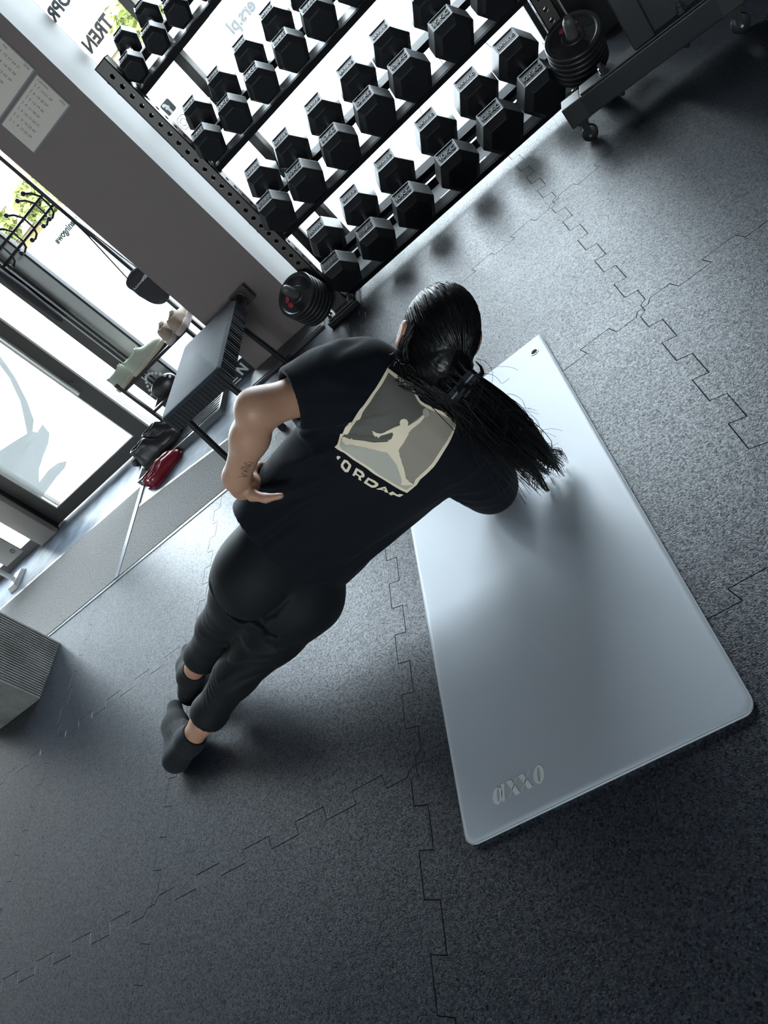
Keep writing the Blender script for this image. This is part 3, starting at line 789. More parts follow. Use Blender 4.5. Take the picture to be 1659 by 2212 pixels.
# ---- weight plates on the pegs
M_plate = mat('plate_rubber', (.017, .017, .018), .42, spec=.5, bump=(500, .06))
M_red = mat('plate_red_inlay', (.32, .02, .035), .45)
def plate_mesh(r):
    mb = MB(); t = .022
    mb.lathe((0, 0, 0), (0, 0, 1), [(-t / 2, .0255), (-t / 2, .042), (-t / 2 + .004, .046), (-t / 2 + .004, r * .80), (-t / 2 - .001, r * .86), (-t / 2 - .001, r * .97), (-t / 2 + .004, r), (t / 2 - .004, r), (t / 2 + .001, r * .97), (t / 2 + .001, r * .86), (t / 2 - .004, r * .80), (t / 2 - .004, .046), (t / 2, .042), (t / 2, .0255), (-t / 2, .0255)], 40)
    return mb
def add_plate(pos, d, r, label, roll, red):
    o = empty('weight_plate', pos, label, 'weight plate', 'weight plates on the rack pegs')
    o.rotation_mode = 'QUATERNION'
    o.rotation_quaternion = Vector((0, 0, 1)).rotation_difference(d) @ Matrix.Rotation(roll, 4, 'Z').to_quaternion()
    key = ('pl', r)
    if key not in HM: HM[key] = plate_mesh(r).mesh('disc'); HM[key].materials.append(M_plate); HM[key].shade_smooth(); HM[key].set_sharp_from_angle(angle=.5)
    link('disc', HM[key], None, o)
    key = ('hub',)
    if key not in HM: HM[key] = MB().lathe((0, 0, 0), (0, 0, 1), [(-.012, .0255), (-.012, .0315), (.0125, .0315), (.0125, .0255)], 24).mesh('hub_ring'); HM[key].materials.append(M_bolt)
    link('hub_ring', HM[key], None, o)
    key = ('grip', r)
    if key not in HM:
        mb = MB(); R2 = r * .64
        mb.prism([(R2 + .026 * math.cos(a), .042 * math.sin(a)) for a in np.linspace(0, 2 * PI, 20, endpoint=False)], lambda u, v, d: (u, v, d), .0072, .0078)
        HM[key] = mb.mesh('grip_opening'); HM[key].materials.append(mat('hole_black', (.004, .004, .004), .9))
    for q in range(3):
        g = link('grip_opening', HM[key], None, o); g.rotation_euler = (0, 0, q * 2 * PI / 3)
    if red:
        for q in (1.05 - .36, 1.05 + .36):
            g = MB().prism([(r * .50 + .012 * math.cos(a), .020 * math.sin(a)) for a in np.linspace(0, 2 * PI, 16, endpoint=False)], lambda u, v, d: (u, v, d), .0075, .0090).build('red_inlay', M_red, o)
            g.rotation_euler = (0, 0, q)
for xc, sgn, side in ((XL, -1, 'left'), (XR, 1, 'right')):
    pd, p0 = PEG[sgn]
    for k in range(6):
        lab = 'black %sweight plate on the %s rack peg, %s' % ('' if k < 5 else 'outermost ', side, ['innermost against the upright', 'second from the upright', 'third from the upright', 'fourth from the upright', 'fifth from the upright', 'facing out'][k])
        add_plate(p0 + pd * (.030 + .0258 * k), pd, .115, lab, 2.2 if side == 'left' else 0.4, k == 5)

# ---- wheeled frame on the right
ang = math.atan2(2.879 - 3.022, .846 - .289); ux = Vector((math.cos(ang), math.sin(ang), 0)); uy = Vector((-math.sin(ang), math.cos(ang), 0))
o0 = Vector((.285, 3.055, 0))
wf = empty('wheeled_frame', o0, 'black steel frame on small castors at the right of the dumbbell rack', 'gym frame', rot=(0, 0, ang))
MB().box(-.025, -.035, .088, 1.30, .055, .172).build('base_beam', M_steel, wf, bevel=.004)
MB().box(-.034, -.036, .087, .045, .056, .173).build('end_cap', mat('end_cap_plastic', (.016, .016, .016), .5), wf, bevel=.004)
MB().box(.545, -.036, .087, .62, .056, .173).build('end_cap', MATS['end_cap_plastic'], wf, bevel=.004)
MB().box(.27, -.01, .172, .350, .050, 2.2).build('upright', M_steel, wf, bevel=.004)
MB().box(.05, -.03, .172, .56, .052, .180).build('base_plate', M_steel, wf, bevel=.002)
MB().add([(.35, .018, .18), (.56, .018, .18), (.35, .018, .62), (.35, .026, .18), (.56, .026, .18), (.35, .026, .62)], [(0, 1, 2), (5, 4, 3), (0, 3, 4, 1), (1, 4, 5, 2), (2, 5, 3, 0)]).build('gusset', M_steel, wf)
MB().box(.27, .05, .70, .35, .9, .78).build('side_beam', M_steel, wf, bevel=.004)
MB().box(.27, .84, .0, .35, .92, 2.2).build('upright', M_steel, wf, bevel=.004)
for bx in (.15, .45): 
    MB().lathe((bx, .01, .18), (0, 0, 1), [(0, .021), (.005, .021), (.005, .015), (.020, .015), (.022, .010), (.034, .0095), (.034, 1e-4)], 6).build('bolt', M_bolt, wf)
for bx in (.17, .42):
    MB().lathe((bx, .0, .088), (0, 0, -1), [(0, .012), (.014, .011), (.022, .006), (.022, 1e-4)], 12).build('bolt', M_bolt, wf, smooth='auto')
for bx in (.01, .585):
    cs = empty('castor', (bx, -.01, 0)); cs.parent = wf
    MB().lathe((0, -.010, .032), (0, 1, 0), [(-.012, .006), (-.012, .024), (-.009, .031), (.009, .031), (.012, .024), (.012, .006)], 24).build('wheel', mat('castor_wheel', (.012, .012, .012), .4), cs, smooth='auto')
    MB().box(-.012, -.026, .03, .012, -.022, .09).box(-.012, .004, .03, .012, .008, .09).box(-.02, -.028, .082, .02, .028, .09).build('fork', M_steel, cs)
    MB().lathe((0, -.042, .032), (0, 1, 0), [(0, 1e-4), (0, .005), (.064, .005), (.064, 1e-4)], 8).build('axle', M_chrome, cs)

# ================================================================== entrance corner
# ---- padded bench with pleated sides
M_pad = mat('bench_suede', (.022, .031, .044), .8, sheen=.1, noise=(9, .45), bump=(60, .25, 4))
M_pleat = mat('bench_pleats', (.016, .018, .022), .7, sheen=.2)
bx0, bx1, by0, by1, bz = -1.835, -1.435, 2.775, 3.50, .425
bn = empty('padded_bench', ((bx0 + bx1) / 2, (by0 + by1) / 2, 0), 'dark padded bench with pleated sides and thin black legs by the pillar', 'bench')
bo = Vector(((bx0 + bx1) / 2, (by0 + by1) / 2, 0))
hx, hy_ = (bx1 - bx0) / 2, (by1 - by0) / 2
def rr(hx, hy, r, n=6): return rrect(-hx, -hy, hx, hy, r, n)
top = MB(); st = [(.0, bz - .016), (.0, bz - .010), (.004, bz - .003), (.010, bz), ]
N_ = len(rr(hx, hy_, .03)); vs = []; fs = []
for ins, z in st: vs += [(u, v, z) for u, v in rr(hx - ins, hy_ - ins, .03 - ins * .6)]
for i in range(len(st) - 1): fs += [(i * N_ + k, i * N_ + (k + 1) % N_, (i + 1) * N_ + (k + 1) % N_, (i + 1) * N_ + k) for k in range(N_)]
# domed top from a ring and a centre grid
fs.append(tuple(range((len(st) - 1) * N_, len(st) * N_))); fs.append(tuple(reversed(range(N_))))
top.add(vs, fs).build('seat_pad', M_pad, bn, smooth='auto')
# pleated skirt
pl = MB(); per = []; step = .0045
loop = rr(hx - .004, hy_ - .004, .028, 10); L_ = loop + loop[:1]
acc = 0
for a, b in zip(L_[:-1], L_[1:]):
    a, b = Vector(a), Vector(b); d = b - a; ln = d.length
    if ln < 1e-6: continue
    k_ = max(1, int(ln / step)); nn = Vector((d.y, -d.x)).normalized()
    for q in range(k_):
        t = (acc + ln * q / k_); p = a + d * q / k_ + nn * (.0035 * math.sin(2 * PI * t / .0215))
        per.append((p.x, p.y))
    acc += ln
n = len(per)
pl.add([(u, v, bz - .014) for u, v in per] + [(u, v, bz - .095) for u, v in per], [(k, k + n, (k + 1) % n + n, (k + 1) % n) for k in range(n)] + [tuple(range(n, 2 * n))])
pl.build('pleated_skirt', M_pleat, bn)
for (lx, ly), (fx, fy) in (((-.14, -.30), (-.165, -.33)), ((.14, -.30), (.165, -.33)), ((-.14, .28), (-.165, .28)), ((.14, .28), (.165, .28))):
    MB().tube([(lx, ly, bz - .085), (fx, fy, .004)], .016, 12).build('leg', M_steel, bn, smooth='auto')
    MB().lathe((fx, fy, 0), (0, 0, 1), [(0, 1e-4), (0, .019), (.02, .019), (.02, .016)], 12).build('foot_cap', mat('rubber_foot', (.01, .01, .01), .7), bn)
bk = MB().box(.125, hy_ + .125, .320, .232, hy_ + .137, .415).lathe((.172, hy_ + .125, .375), (0, -1, 0), [(0, .030), (.004, .030), (.006, .024), (.006, 1e-4)], 20)
bk.box(.14, hy_ - .01, .345, .20, hy_ + .126, .362)
bk.build('end_bracket', M_steelw, bn, bevel=.0015)

# ---- calendars on the pillar
M_paper = mat('calendar_paper', (.66, .60, .53), .8, noise=(5, .05))
M_clip = mat('calendar_backing', (.20, .20, .21), .5)
M_ink = mat('calendar_ink', (.10, .095, .09), .8); M_inkr = mat('calendar_red_ink', (.34, .075, .06), .8)
# the sheets hang a quarter turn over: weeks run down, weekdays run from right to left
def cal_sheet(x0, x1, z0, z1, month, first_row, label):
    w, h = x1 - x0, z1 - z0
    c = empty('wall_calendar', ((x0 + x1) / 2, PY, (z0 + z1) / 2), label, 'calendar', 'calendar sheets on the pillar')
    MB().box(-w / 2 - .004, -.004, -h / 2 - .007, w / 2 + .006, 0, h / 2 + .004).build('backing', M_clip, c)
    MB().box(-w / 2, -.0065, -h / 2, w / 2, -.004, h / 2).build('sheet', M_paper, c)
    Bz = lambda u, v: basis((1, 0, 0), (0, 0, 1), (u, -.0068, v))
    text_obj('month_lettering', month, .014, M_ink, c, basis((0.0, 0, -1), (1, 0, 0), (w / 2 - .012, -.0068, h / 2 - .035)), .0002)
    text_obj('year_lettering', '2026', .014, M_ink, c, basis((0.0, 0, -1), (1, 0, 0), (w / 2 - .012, -.0068, -h / 2 + .026)), .0002)
    for r in range(7):
        u = w / 2 - .040 - r * (w - .055) / 7
        MB().box(u - .010, -.0069, h / 2 - .016, u + .010, -.0066, h / 2 - .0145).build('weekday_mark', M_ink, c)
        for q in range(5):
            dn = first_row[r] + 7 * q
            if dn < 1 or dn > 31: continue
            text_obj('day_number', str(dn), .016, M_inkr if r == 0 else M_ink, c, basis((0, 0, -1), (1, 0, 0), (u, -.0068, h / 2 - .030 - q * (h - .05) / 5.4)), .0002)
cal_sheet(-1.640, -1.352, 1.478, 1.634, 'Czerwiec', [7, 6, 5, 4, 3, 2, 1], 'white June calendar sheet, the lower one on the dark pillar')
cal_sheet(-1.640, -1.345, 1.655, 1.815, 'Maj', [3, 2, 1, 7, 6, 5, 4], 'white May calendar sheet, the upper one on the dark pillar')

# ---- coat stand with hooks and shoe shelves
M_blk = mat('black_lacquered_steel', (.012, .012, .013), .35)
cx0, cx1, cy0, cy1 = -2.485, -1.90, 3.80, 4.00
cs_ = empty('coat_stand', ((cx0 + cx1) / 2, 3.9, 0), 'black metal coat stand with ball hooks and slatted shoe shelves by the window', 'coat stand')
co = Vector(((cx0 + cx1) / 2, 3.9, 0))
def cbuild(mb, name, m_=M_blk, parent=cs_, **k):
    mb.v = [(v[0] - co.x, v[1] - co.y, v[2]) for v in mb.v]; return mb.build(name, m_, parent, **k)
def sqpost(x, y, z0, z1, r=.0105): return MB().box(x - r, y - r, z0, x + r, y + r, z1)
cbuild(sqpost(-2.43, 3.995, 0, 1.62), 'post'); cbuild(sqpost(-1.925, 3.995, 0, 1.62), 'post')
cbuild(sqpost(-2.495, 3.815, 0, .475), 'post'); cbuild(sqpost(-1.905, 3.815, 0, .475), 'post')
for z in (1.362, 1.298): cbuild(MB().tube([(-2.43, 3.995, z), (-1.925, 3.995, z)], .0075, 8), 'crossbar')
for hx_ in (-2.325, -2.213, -2.107, -1.998, -1.945):
    mb = MB().tube([(hx_ - .030, 3.945, 1.425), (hx_ - .012, 3.965, 1.405), (hx_, 3.985, 1.365), (hx_ - .006, 3.985, 1.30), (hx_ - .018, 3.975, 1.272), (hx_ - .034, 3.955, 1.262), (hx_ - .044, 3.945, 1.268)], .0062, 8)
    mb.ball((hx_ - .030, 3.943, 1.428), .0138, 10).ball((hx_ - .046, 3.943, 1.270), .0138, 10)
    cbuild(mb, 'hook', smooth='auto')
for z in (.415, .205):
    cbuild(MB().box(cx0, 3.805, z - .009, cx1, 3.825, z + .009), 'shelf_rail'); cbuild(MB().box(cx0, 3.985, z - .009, cx1, 4.005, z + .009), 'shelf_rail')
    for q in range(6):
        yy = 3.835 + .026 * q
        cbuild(MB().tube([(cx0, yy, z), (cx1, yy, z)], .005, 6), 'shelf_slat')
    for x in (cx0, cx1): cbuild(MB().box(x - .008, 3.81, z - .007, x + .008, 4.0, z + .007), 'shelf_end')

# ---- shoes
def shoe_mesh(kind):
    """toe to +y, sole at z=0, length about .27; returns parts as {name: mesh}"""
    P = {}
    s = SDF((-.07, -.16, -.01), (.07, .16, .16), .0036)
    high = {'sneaker': .085, 'chunky': .080, 'boot': .118, 'loafer': .055}[kind]
    s.ell((0, .085, .030), (.046, .062, .040), k=.02)
    s.ell((0, .01, .036), (.040, .075, .046), k=.03)
    s.ell((0, -.085, .036), (.036, .052, .044), k=.03)
    s.cone((0, -.075, .04), (0, -.088, high), .036, .034, k=.03)
    s.cone((0, -.01, .04), (0, -.045, high), .036, .034, k=.03)
    s.cone((0, .02, .05), (0, -.02, high * .9), .030, .030, k=.02)
    if kind in ('sneaker', 'chunky'):
        s.cone((0, -.112, .05), (0, -.125, high + .022), .012, .008, k=.015)
        s.cone((0, .005, .07), (0, -.03, high + .030), .020, .016, k=.015)
    s.ell((0, -.062, high + .030), (.026, .046, .042), k=.012, mode='s')
    if kind == 'loafer': s.ell((0, -.05, .085), (.030, .075, .050), k=.010, mode='s')
    s.plane((0, 0, .014), (0, 0, -1))
    P['upper'] = s.mesh('upper')
    g = SDF((-.07, -.16, -.005), (.07, .16, .06), .0036)
    hh = .036 if kind == 'chunky' else (.032 if kind != 'loafer' else .014)
    g.ell((0, .085, .020), (.055, .070, .055), k=.02); g.ell((0, .0, .020), (.046, .094, .055), k=.03); g.ell((0, -.085, .020), (.046, .062, .055), k=.03)
    g.plane((0, 0, .0005), (0, 0, -1)); g.plane((0, 0, hh), (0, 0, 1))
    P['sole'] = g.mesh('sole')
    lace = MB()
    for q in range(4):
        y = .040 - .022 * q; z = .068 + .011 * q
        lace.tube([(-.024, y - .004, z - .010), (-.010, y + .002, z + .004), (.010, y - .006, z + .004), (.024, y, z - .010)], .0028, 6)
    if kind != 'loafer':
        for sg in (-1, 1): lace.tube([(0, -.010, .104), (sg * .016, .004, .112), (sg * .026, .010, .098), (sg * .012, -.004, .100), (0, -.010, .104)], .0026, 6)
        P['laces'] = lace.mesh('laces'); P['laces'].shade_smooth()
    else:
        bw = MB()
        for sg in (-1, 1): bw.tube([(0, .035, .062), (sg * .018, .046, .070), (sg * .032, .040, .060), (sg * .018, .030, .060), (0, .035, .062)], .0042, 6)
        bw.tube([(-.044, .030, .035), (-.02, .035, .060), (.02, .035, .060), (.044, .030, .035)], .004, 6)
        P['bow'] = bw.mesh('bow'); P['bow'].shade_smooth()
    return P
SHOES = {}
def shoe(name, label, group, kind, cols, loc, rz, sc=1.0, rx=0, mirror=False):
    key = (kind, cols)
    if key not in SHOES:
        P = shoe_mesh(kind); mm = [mat(c[0], c[1], c[2], bump=(120, .15)) for c in cols]
        for (nm, me), m_ in zip(P.items(), mm): me.materials.append(m_)
        SHOES[key] = P
    o = empty(name, loc, label, 'shoe', group, rot=(rx, 0, rz)); o.scale = (sc * (-1 if mirror else 1) * .92, sc, sc)
    for nm, me in SHOES[key].items(): link(nm, me, None, o)
    return o
sage = (('sage_leather', (.40, .425, .34), .6), ('cream_sole', (.50, .44, .34), .6), ('sage_laces', (.48, .50, .43), .7))
beige = (('beige_suede', (.36, .28, .215), .8), ('blush_sole', (.46, .38, .35), .6), ('pale_laces', (.5, .48, .44), .7))
black = (('black_leather', (.018, .018, .020), .4), ('black_sole', (.015, .015, .016), .6), ('black_laces', (.025, .025, .027), .6))
red = (('red_patent', (.21, .012, .022), .22), ('red_sole', (.15, .012, .02), .4), ('red_bow', (.33, .05, .06), .2))
shz = .4205
shoe('sneaker', 'sage green sneaker with cream sole, left end of the top shoe shelf', 'sage sneakers', 'sneaker', sage, (-2.42, 3.905, shz), math.radians(-52), .95)
shoe('sneaker', 'sage green sneaker with cream sole, nearer the beige sneakers', 'sage sneakers', 'sneaker', sage, (-2.255, 3.895, shz), math.radians(-62), .95, mirror=True)
shoe('sneaker', 'beige sneaker with heel to the room, second from the pillar', 'beige sneakers', 'chunky', beige, (-2.02, 3.90, shz), math.radians(6), .98)
shoe('sneaker', 'beige sneaker with heel to the room, next to the pillar edge', 'beige sneakers', 'chunky', beige, (-1.925, 3.91, shz), math.radians(-2), .98, mirror=True)
shoe('ankle_boot', 'black lace up ankle boot on the boot tray, nearer the door', 'black boots', 'boot', black, (-2.60, 3.69, .014), math.radians(-66), 1.12)
shoe('ankle_boot', 'black lace up ankle boot on the boot tray, further back', 'black boots', 'boot', black, (-2.52, 3.79, .014), math.radians(-62), 1.12, mirror=True)
shoe('loafer', 'shiny red loafer with bow, the one nearer the carpet', 'red loafers', 'loafer', red, (-2.50, 3.415, -.0018), math.radians(-52), .92)
shoe('loafer', 'shiny red loafer with bow, the one nearer the boot tray', 'red loafers', 'loafer', red, (-2.575, 3.475, -.0018), math.radians(-52), .92, mirror=True)

# boot tray
M_tray = mat('tray_plastic', (.13, .14, .14), .35)
ty = empty('boot_tray', (-2.41, 3.66, -.002), 'low grey boot tray with ribbed bottom under the shoe shelves', 'tray')
MB().box(-.385, -.118, .0, .385, .20, .006).build('tray_floor', mat('tray_floor', (.42, .45, .46), .3), ty)
mb = MB()
ou, iN = rrect(-.395, -.128, .395, .21, .02), rrect(-.380, -.113, .380, .195, .014); n = len(ou)
mb.add([(u, v, 0) for u, v in ou] + [(u, v, .038) for u, v in ou] + [(u, v, .038) for u, v in iN] + [(u, v, .006) for u, v in iN], [(i * n + k, i * n + (k + 1) % n, (i + 1) * n + (k + 1) % n, (i + 1) * n + k) for i in range(3) for k in range(n)])
mb.build('rim', M_tray, ty)
for q in range(9):
    MB().box(-.37, -.10 + .033 * q, .006, .37, -.10 + .033 * q + .009, .011).build('rib', mat('tray_rib', (.10, .105, .11), .35), ty)
# small hex dumbbell propping the door
pd_ = empty('hex_dumbbell', (-2.86, 3.83, .033), 'tiny black hex dumbbell on the floor beside the glass door', 'dumbbell', rot=(0, 0, math.radians(60)))
hm2 = head_mesh(.036)
for sg in (-1, 1): h = link('head', hm2, None, pd_); h.location = (0, sg * .060, 0)
MB().lathe((0, 0, 0), (0, 1, 0), [(-.055, .011), (.055, .011)], 12).build('handle', M_chrome, pd_, smooth=True)

# black pouch bag on the top hook side with lettering
pb_ = empty('pouch_bag', (-1.925, 3.955, .69), 'black pouch bag with white lettering hanging beside the pillar', 'bag')
s = SDF((-.12, -.05, -.16), (.12, .05, .16), .005)
s.ell((0, 0, .02), (.082, .022, .10), k=.01); s.ell((.01, 0, -.055), (.070, .024, .065), k=.03); s.cone((-.05, 0, .08), (.05, 0, .085), .028, .028, k=.03)
me = s.mesh('pouch'); me.materials.append(mat('black_nylon', (.020, .019, .023), .75, bump=(90, .4))); link('pouch', me, None, pb_)
MB().tube([(-.045, .0, .10), (-.012, .028, .40), (.0, .032, .58), (.014, .028, .40), (.045, .0, .10)], .007, 8, flat=.4).build('strap', MATS['black_nylon'], pb_)
text_obj('lettering', 'CONVERSE', .024, mat('white_print', (.7, .7, .7), .6), pb_, basis((1, 0, .0), (0, 0, 1), (.004, -.0262, .055)), .0004, .0006)
# folded umbrella
um = empty('folded_umbrella', (-2.445, 3.945, .0), 'black folded umbrella hanging from the left hooks', 'umbrella')
MB().lathe((0, 0, .905), (0, 0, 1), [(0, .012), (.02, .019), (.10, .023), (.25, .030), (.33, .027), (.40, .016), (.42, .008)], 14).build('canopy', mat('umbrella_cloth', (.016, .015, .018), .7), um, smooth='auto')
MB().tube([(0, 0, 1.30), (0, 0, 1.40), (0, -.02, 1.43), (0, -.045, 1.425), (0, -.05, 1.40)], .007, 8).build('handle', M_blk, um, smooth='auto')
# handbag with a white rope handle on the lower shelf
hb = empty('handbag', (-2.33, 3.88, .214), 'small black handbag with white rope handle on the lower shoe shelf', 'bag')
s = SDF((-.12, -.08, -.01), (.12, .08, .14), .005); s.ell((0, 0, .05), (.10, .05, .055), k=.01); s.ell((0, 0, .02), (.09, .045, .03), k=.03); s.plane((0, 0, 0), (0, 0, -1))
me = s.mesh('pouch'); me.materials.append(M_blk); link('pouch', me, None, hb)
mb = MB()
for q in range(13):
    t = q / 12; mb.ball((-.08 + .18 * t, -.045, .07 + .10 * math.sin(PI * t)), .0085, 8)
mb.build('rope_handle', mat('white_rope', (.62, .64, .62), .8), hb, smooth=True)
# dark carton with white lettering behind the bench
ct = empty('shoe_carton', (-1.875, 3.80, -.002), 'black carton with white lettering on the floor behind the bench', 'box')
MB().box(-.115, -.035, 0, .105, .16, .085).build('carton_body', mat('black_card', (.02, .02, .021), .6), ct, bevel=.002)
MB().box(-.118, -.038, .085, .108, .163, .10).build('carton_lid', MATS['black_card'], ct, bevel=.002)
text_obj('lettering', 'N', .085, MATS['white_print'], ct, basis((1, 0, 0), (0, 0, 1), (.03, -.0362, .047)), .0006, .003)
MB().box(-.11, -.0362, .006, -.02, -.0352, .013).box(-.10, -.0362, .024, -.03, -.0352, .031).box(-.09, -.0362, .042, -.04, -.0352, .049).build('printed_stripes', MATS['white_print'], ct)

# ---- ribbed concrete planter, lower left
M_rib = mat('ribbed_concrete', (.20, .205, .19), .85, noise=(7, .65), bump=(60, .3, 4))
pn = empty('ribbed_planter', (-3.42, 2.345, 0), 'grey ribbed concrete planter standing left of the carpet', 'planter')
mb = MB(); loop = []
w_, d__ = .236, .176
def ribline(a, b, n):
    a, b = Vector(a), Vector(b); nn = Vector(((b - a).y, -(b - a).x)).normalized(); out = []
    for q in range(n):
        for t, o_ in ((.0, 0), (.12, .0045), (.55, .0045), (.67, 0)): p = a + (b - a) * (q + t) / n + nn * o_; out.append((p.x, p.y))
    return out
for a, b, n_r in (((-w_, -d__), (w_, -d__), 34), ((w_, -d__), (w_, d__), 26), ((w_, d__), (-w_, d__), 34), ((-w_, d__), (-w_, -d__), 26)): loop += ribline(a, b, n_r)
n = len(loop); LV = [(0, 1.0), (.62, 1.03)]
vs = [(u * k_, v * k_, z) for z, k_ in LV for u, v in loop] + [(u * .93, v * .91, .62) for u, v in loop] + [(u * .9, v * .88, .50) for u, v in loop]
mb.add(vs, [(i * n + k, i * n + (k + 1) % n, (i + 1) * n + (k + 1) % n, (i + 1) * n + k) for i in range(3) for k in range(n)] + [tuple(reversed(range(n)))])
mb.build('pot', M_rib, pn)
MB().box(-.205, -.15, .49, .205, .15, .53).build('soil', mat('soil', (.03, .022, .016), .95, bump=(40, .8)), pn)

# ---- white stand with a grey sign by the left glazing
ws = empty('sign_stand', (-4.36, 3.77, -.002), 'white metal stand with a grey hanging panel near the left glazing', 'stand')
MB().add([(-.05, -.09, 0), (.055, -.09, 0), (.055, .10, 0), (-.05, .10, 0), (-.035, -.075, .035), (.045, -.075, .035), (.045, .085, .035), (-.035, .085, .035)], [(3, 2, 1, 0), (4, 5, 6, 7), (0, 1, 5, 4), (1, 2, 6, 5), (2, 3, 7, 6), (3, 0, 4, 7)]).build('base', mat('white_coated_steel', (.55, .55, .54), .4), ws, bevel=.004)
MB().box(-.012, -.012, .03, .014, .014, 1.3).build('pole', MATS['white_coated_steel'], ws, bevel=.002)
MB().box(-.03, .10, .11, .19, .112, .42).build('panel', mat('grey_card', (.34, .32, .30), .6), ws)
MB().box(-.03, .012, .36, -.005, .105, .375).build('bracket_arm', MATS['white_coated_steel'], ws)
rg2 = [(.145 + .016 * math.cos(a * PI / 8), .094, .165 + .016 * math.sin(a * PI / 8)) for a in range(17)]
MB().tube(rg2, .003, 6).build('ring', M_bolt, ws)

# ================================================================== the person: side plank on the right forearm, seen from behind
M_skin = mat('skin', (.41, .222, .142), .5, noise=(14, .10), bump=(300, .05)); 
M_skin.node_tree.nodes['Principled BSDF'].inputs['Subsurface Weight'].default_value = .12
M_skin.node_tree.nodes['Principled BSDF'].inputs['Subsurface Radius'].default_value = (.012, .005, .003)
M_tee = mat('black_cotton', (.0036, .0052, .0090), .85, sheen=.02, spec=.2, bump=(420, .12))
M_pant = mat('black_jersey', (.0042, .0050, .0064), .7, spec=.25, sheen=.015, bump=(500, .06))
M_sock = mat('black_sock_knit', (.0045, .0058, .0075), .9, sheen=.02, bump=(380, .35))
M_hair = mat('black_hair', (.0030, .0026, .0028), .36, spec=.35)

Rsh, Relb, Rwri = (-.475, 1.42, .265), (-.50, 1.445, .056), (-.525, 1.665, .050)
Lsh, Lelb, Lwri = (-.474, 1.365, .585), (-.658, 1.252, .732), (-.846, 1.283, .632)
Rhip, Rkn, Ran = (-1.05, 1.325, .205), (-1.405, 1.285, .152), (-1.735, 1.260, .052)
Lhip, Lkn, Lan = (-1.06, 1.345, .365), (-1.415, 1.425, .225), (-1.745, 1.500, .085)
HC = np.array((-.306, 1.385, .550))                       # head centre
LAT = np.array((-.60, -.10, .79)); LAT /= np.linalg.norm(LAT)          # towards her left ear
FWD = np.array((.16, .95, .02)); FWD -= LAT * (FWD @ LAT); FWD /= np.linalg.norm(FWD)
UPH = np.cross(LAT, FWD); UPH = UPH if UPH[0] > 0 else -UPH
HAX = np.stack([LAT, FWD, UPH])
def hp(l, f, u): return tuple(HC + LAT * l + FWD * f + UPH * u)

LO, HI = (-2.06, 1.04, .0), (-.10, 1.96, .88)
body = SDF(LO, HI, .0052)
# trunk
def loft(tab, k=.02):
    T = np.array(tab, np.float32)
    def fn(X, Y, Z):
        x = X[:, 0, 0]; cz, a, cy, b, e = [np.interp(x, T[:, 0], T[:, i])[:, None, None] for i in range(1, 6)]
        w = (np.abs((Z - cz) / a) ** e + np.abs((Y - cy) / b) ** e) ** (1 / e)
        d = (w - 1) * np.minimum(a, b)
        return np.maximum(d, np.maximum(T[0, 0] - X, X - T[-1, 0]))
    return fn, (T[0, 0], T[:, 3].min() - .3, -.05), (T[-1, 0], T[:, 3].max() + .3, 1.0)
f_, lo_, hi_ = loft([(-1.12, .285, .11, 1.350, .075, 2), (-1.0, .31, .12, 1.360, .080, 2), (-.85, .365, .125, 1.370, .082, 2.1), (-.75, .385, .125, 1.375, .092, 2.1), (-.60, .405, .15, 1.385, .10, 2.2), (-.50, .415, .165, 1.39, .095, 2.2), (-.43, .43, .13, 1.39, .075, 2), (-.39, .44, .06, 1.39, .05, 2)])
body.op(f_, lo_, hi_, .02)
body.chain([(-.44, 1.39, .43), (-.37, 1.385, .485), hp(0, -.01, -.08)], [.062, .050, .052], k=.03)
# head with face
body.ell(HC, (.069, .086, .095), HAX, k=.03)
body.ell(hp(0, .035, -.055), (.056, .062, .065), HAX, k=.03)
body.cone(hp(0, .088, .012), hp(0, .108, -.022), .008, .013, k=.012)              # nose
body.cone(hp(-.018, .088, -.058), hp(.018, .088, -.058), .008, .008, k=.008)      # lips
body.ell(hp(0, .080, -.088), (.020, .018, .016), HAX, k=.015)                     # chin
for sg in (-1, 1):
    body.ell(hp(sg * .030, .083, .010), (.014, .010, .009), HAX, k=.006, mode='s')  # eye sockets
    body.ell(hp(sg * .030, .078, .010), (.011, .011, .010), HAX, k=.004)
    # ear
    body.ell(hp(sg * .082, -.010, -.014), (.011, .021, .036), HAX, k=.008)
    body.ell(hp(sg * .092, -.006, -.010), (.007, .011, .022), HAX, k=.006, mode='s')
# arms
body.chain([Lsh, tuple((np.array(Lsh) + np.array(Lelb)) / 2), Lelb], [.052, .045, .039], k=.03)
body.chain([Lelb, (-.730, 1.264, .693), Lwri], [.039, .0375, .0300], k=.03)
body.ell((-.664, 1.242, .746), (.026, .026, .024), k=.03)
body.chain([Rsh, tuple((np.array(Rsh) + np.array(Relb)) / 2), Relb], [.052, .046, .040], k=.03)
body.chain([Relb, (-.51, 1.51, .058), Rwri], [.042, .043, .028], k=.02)
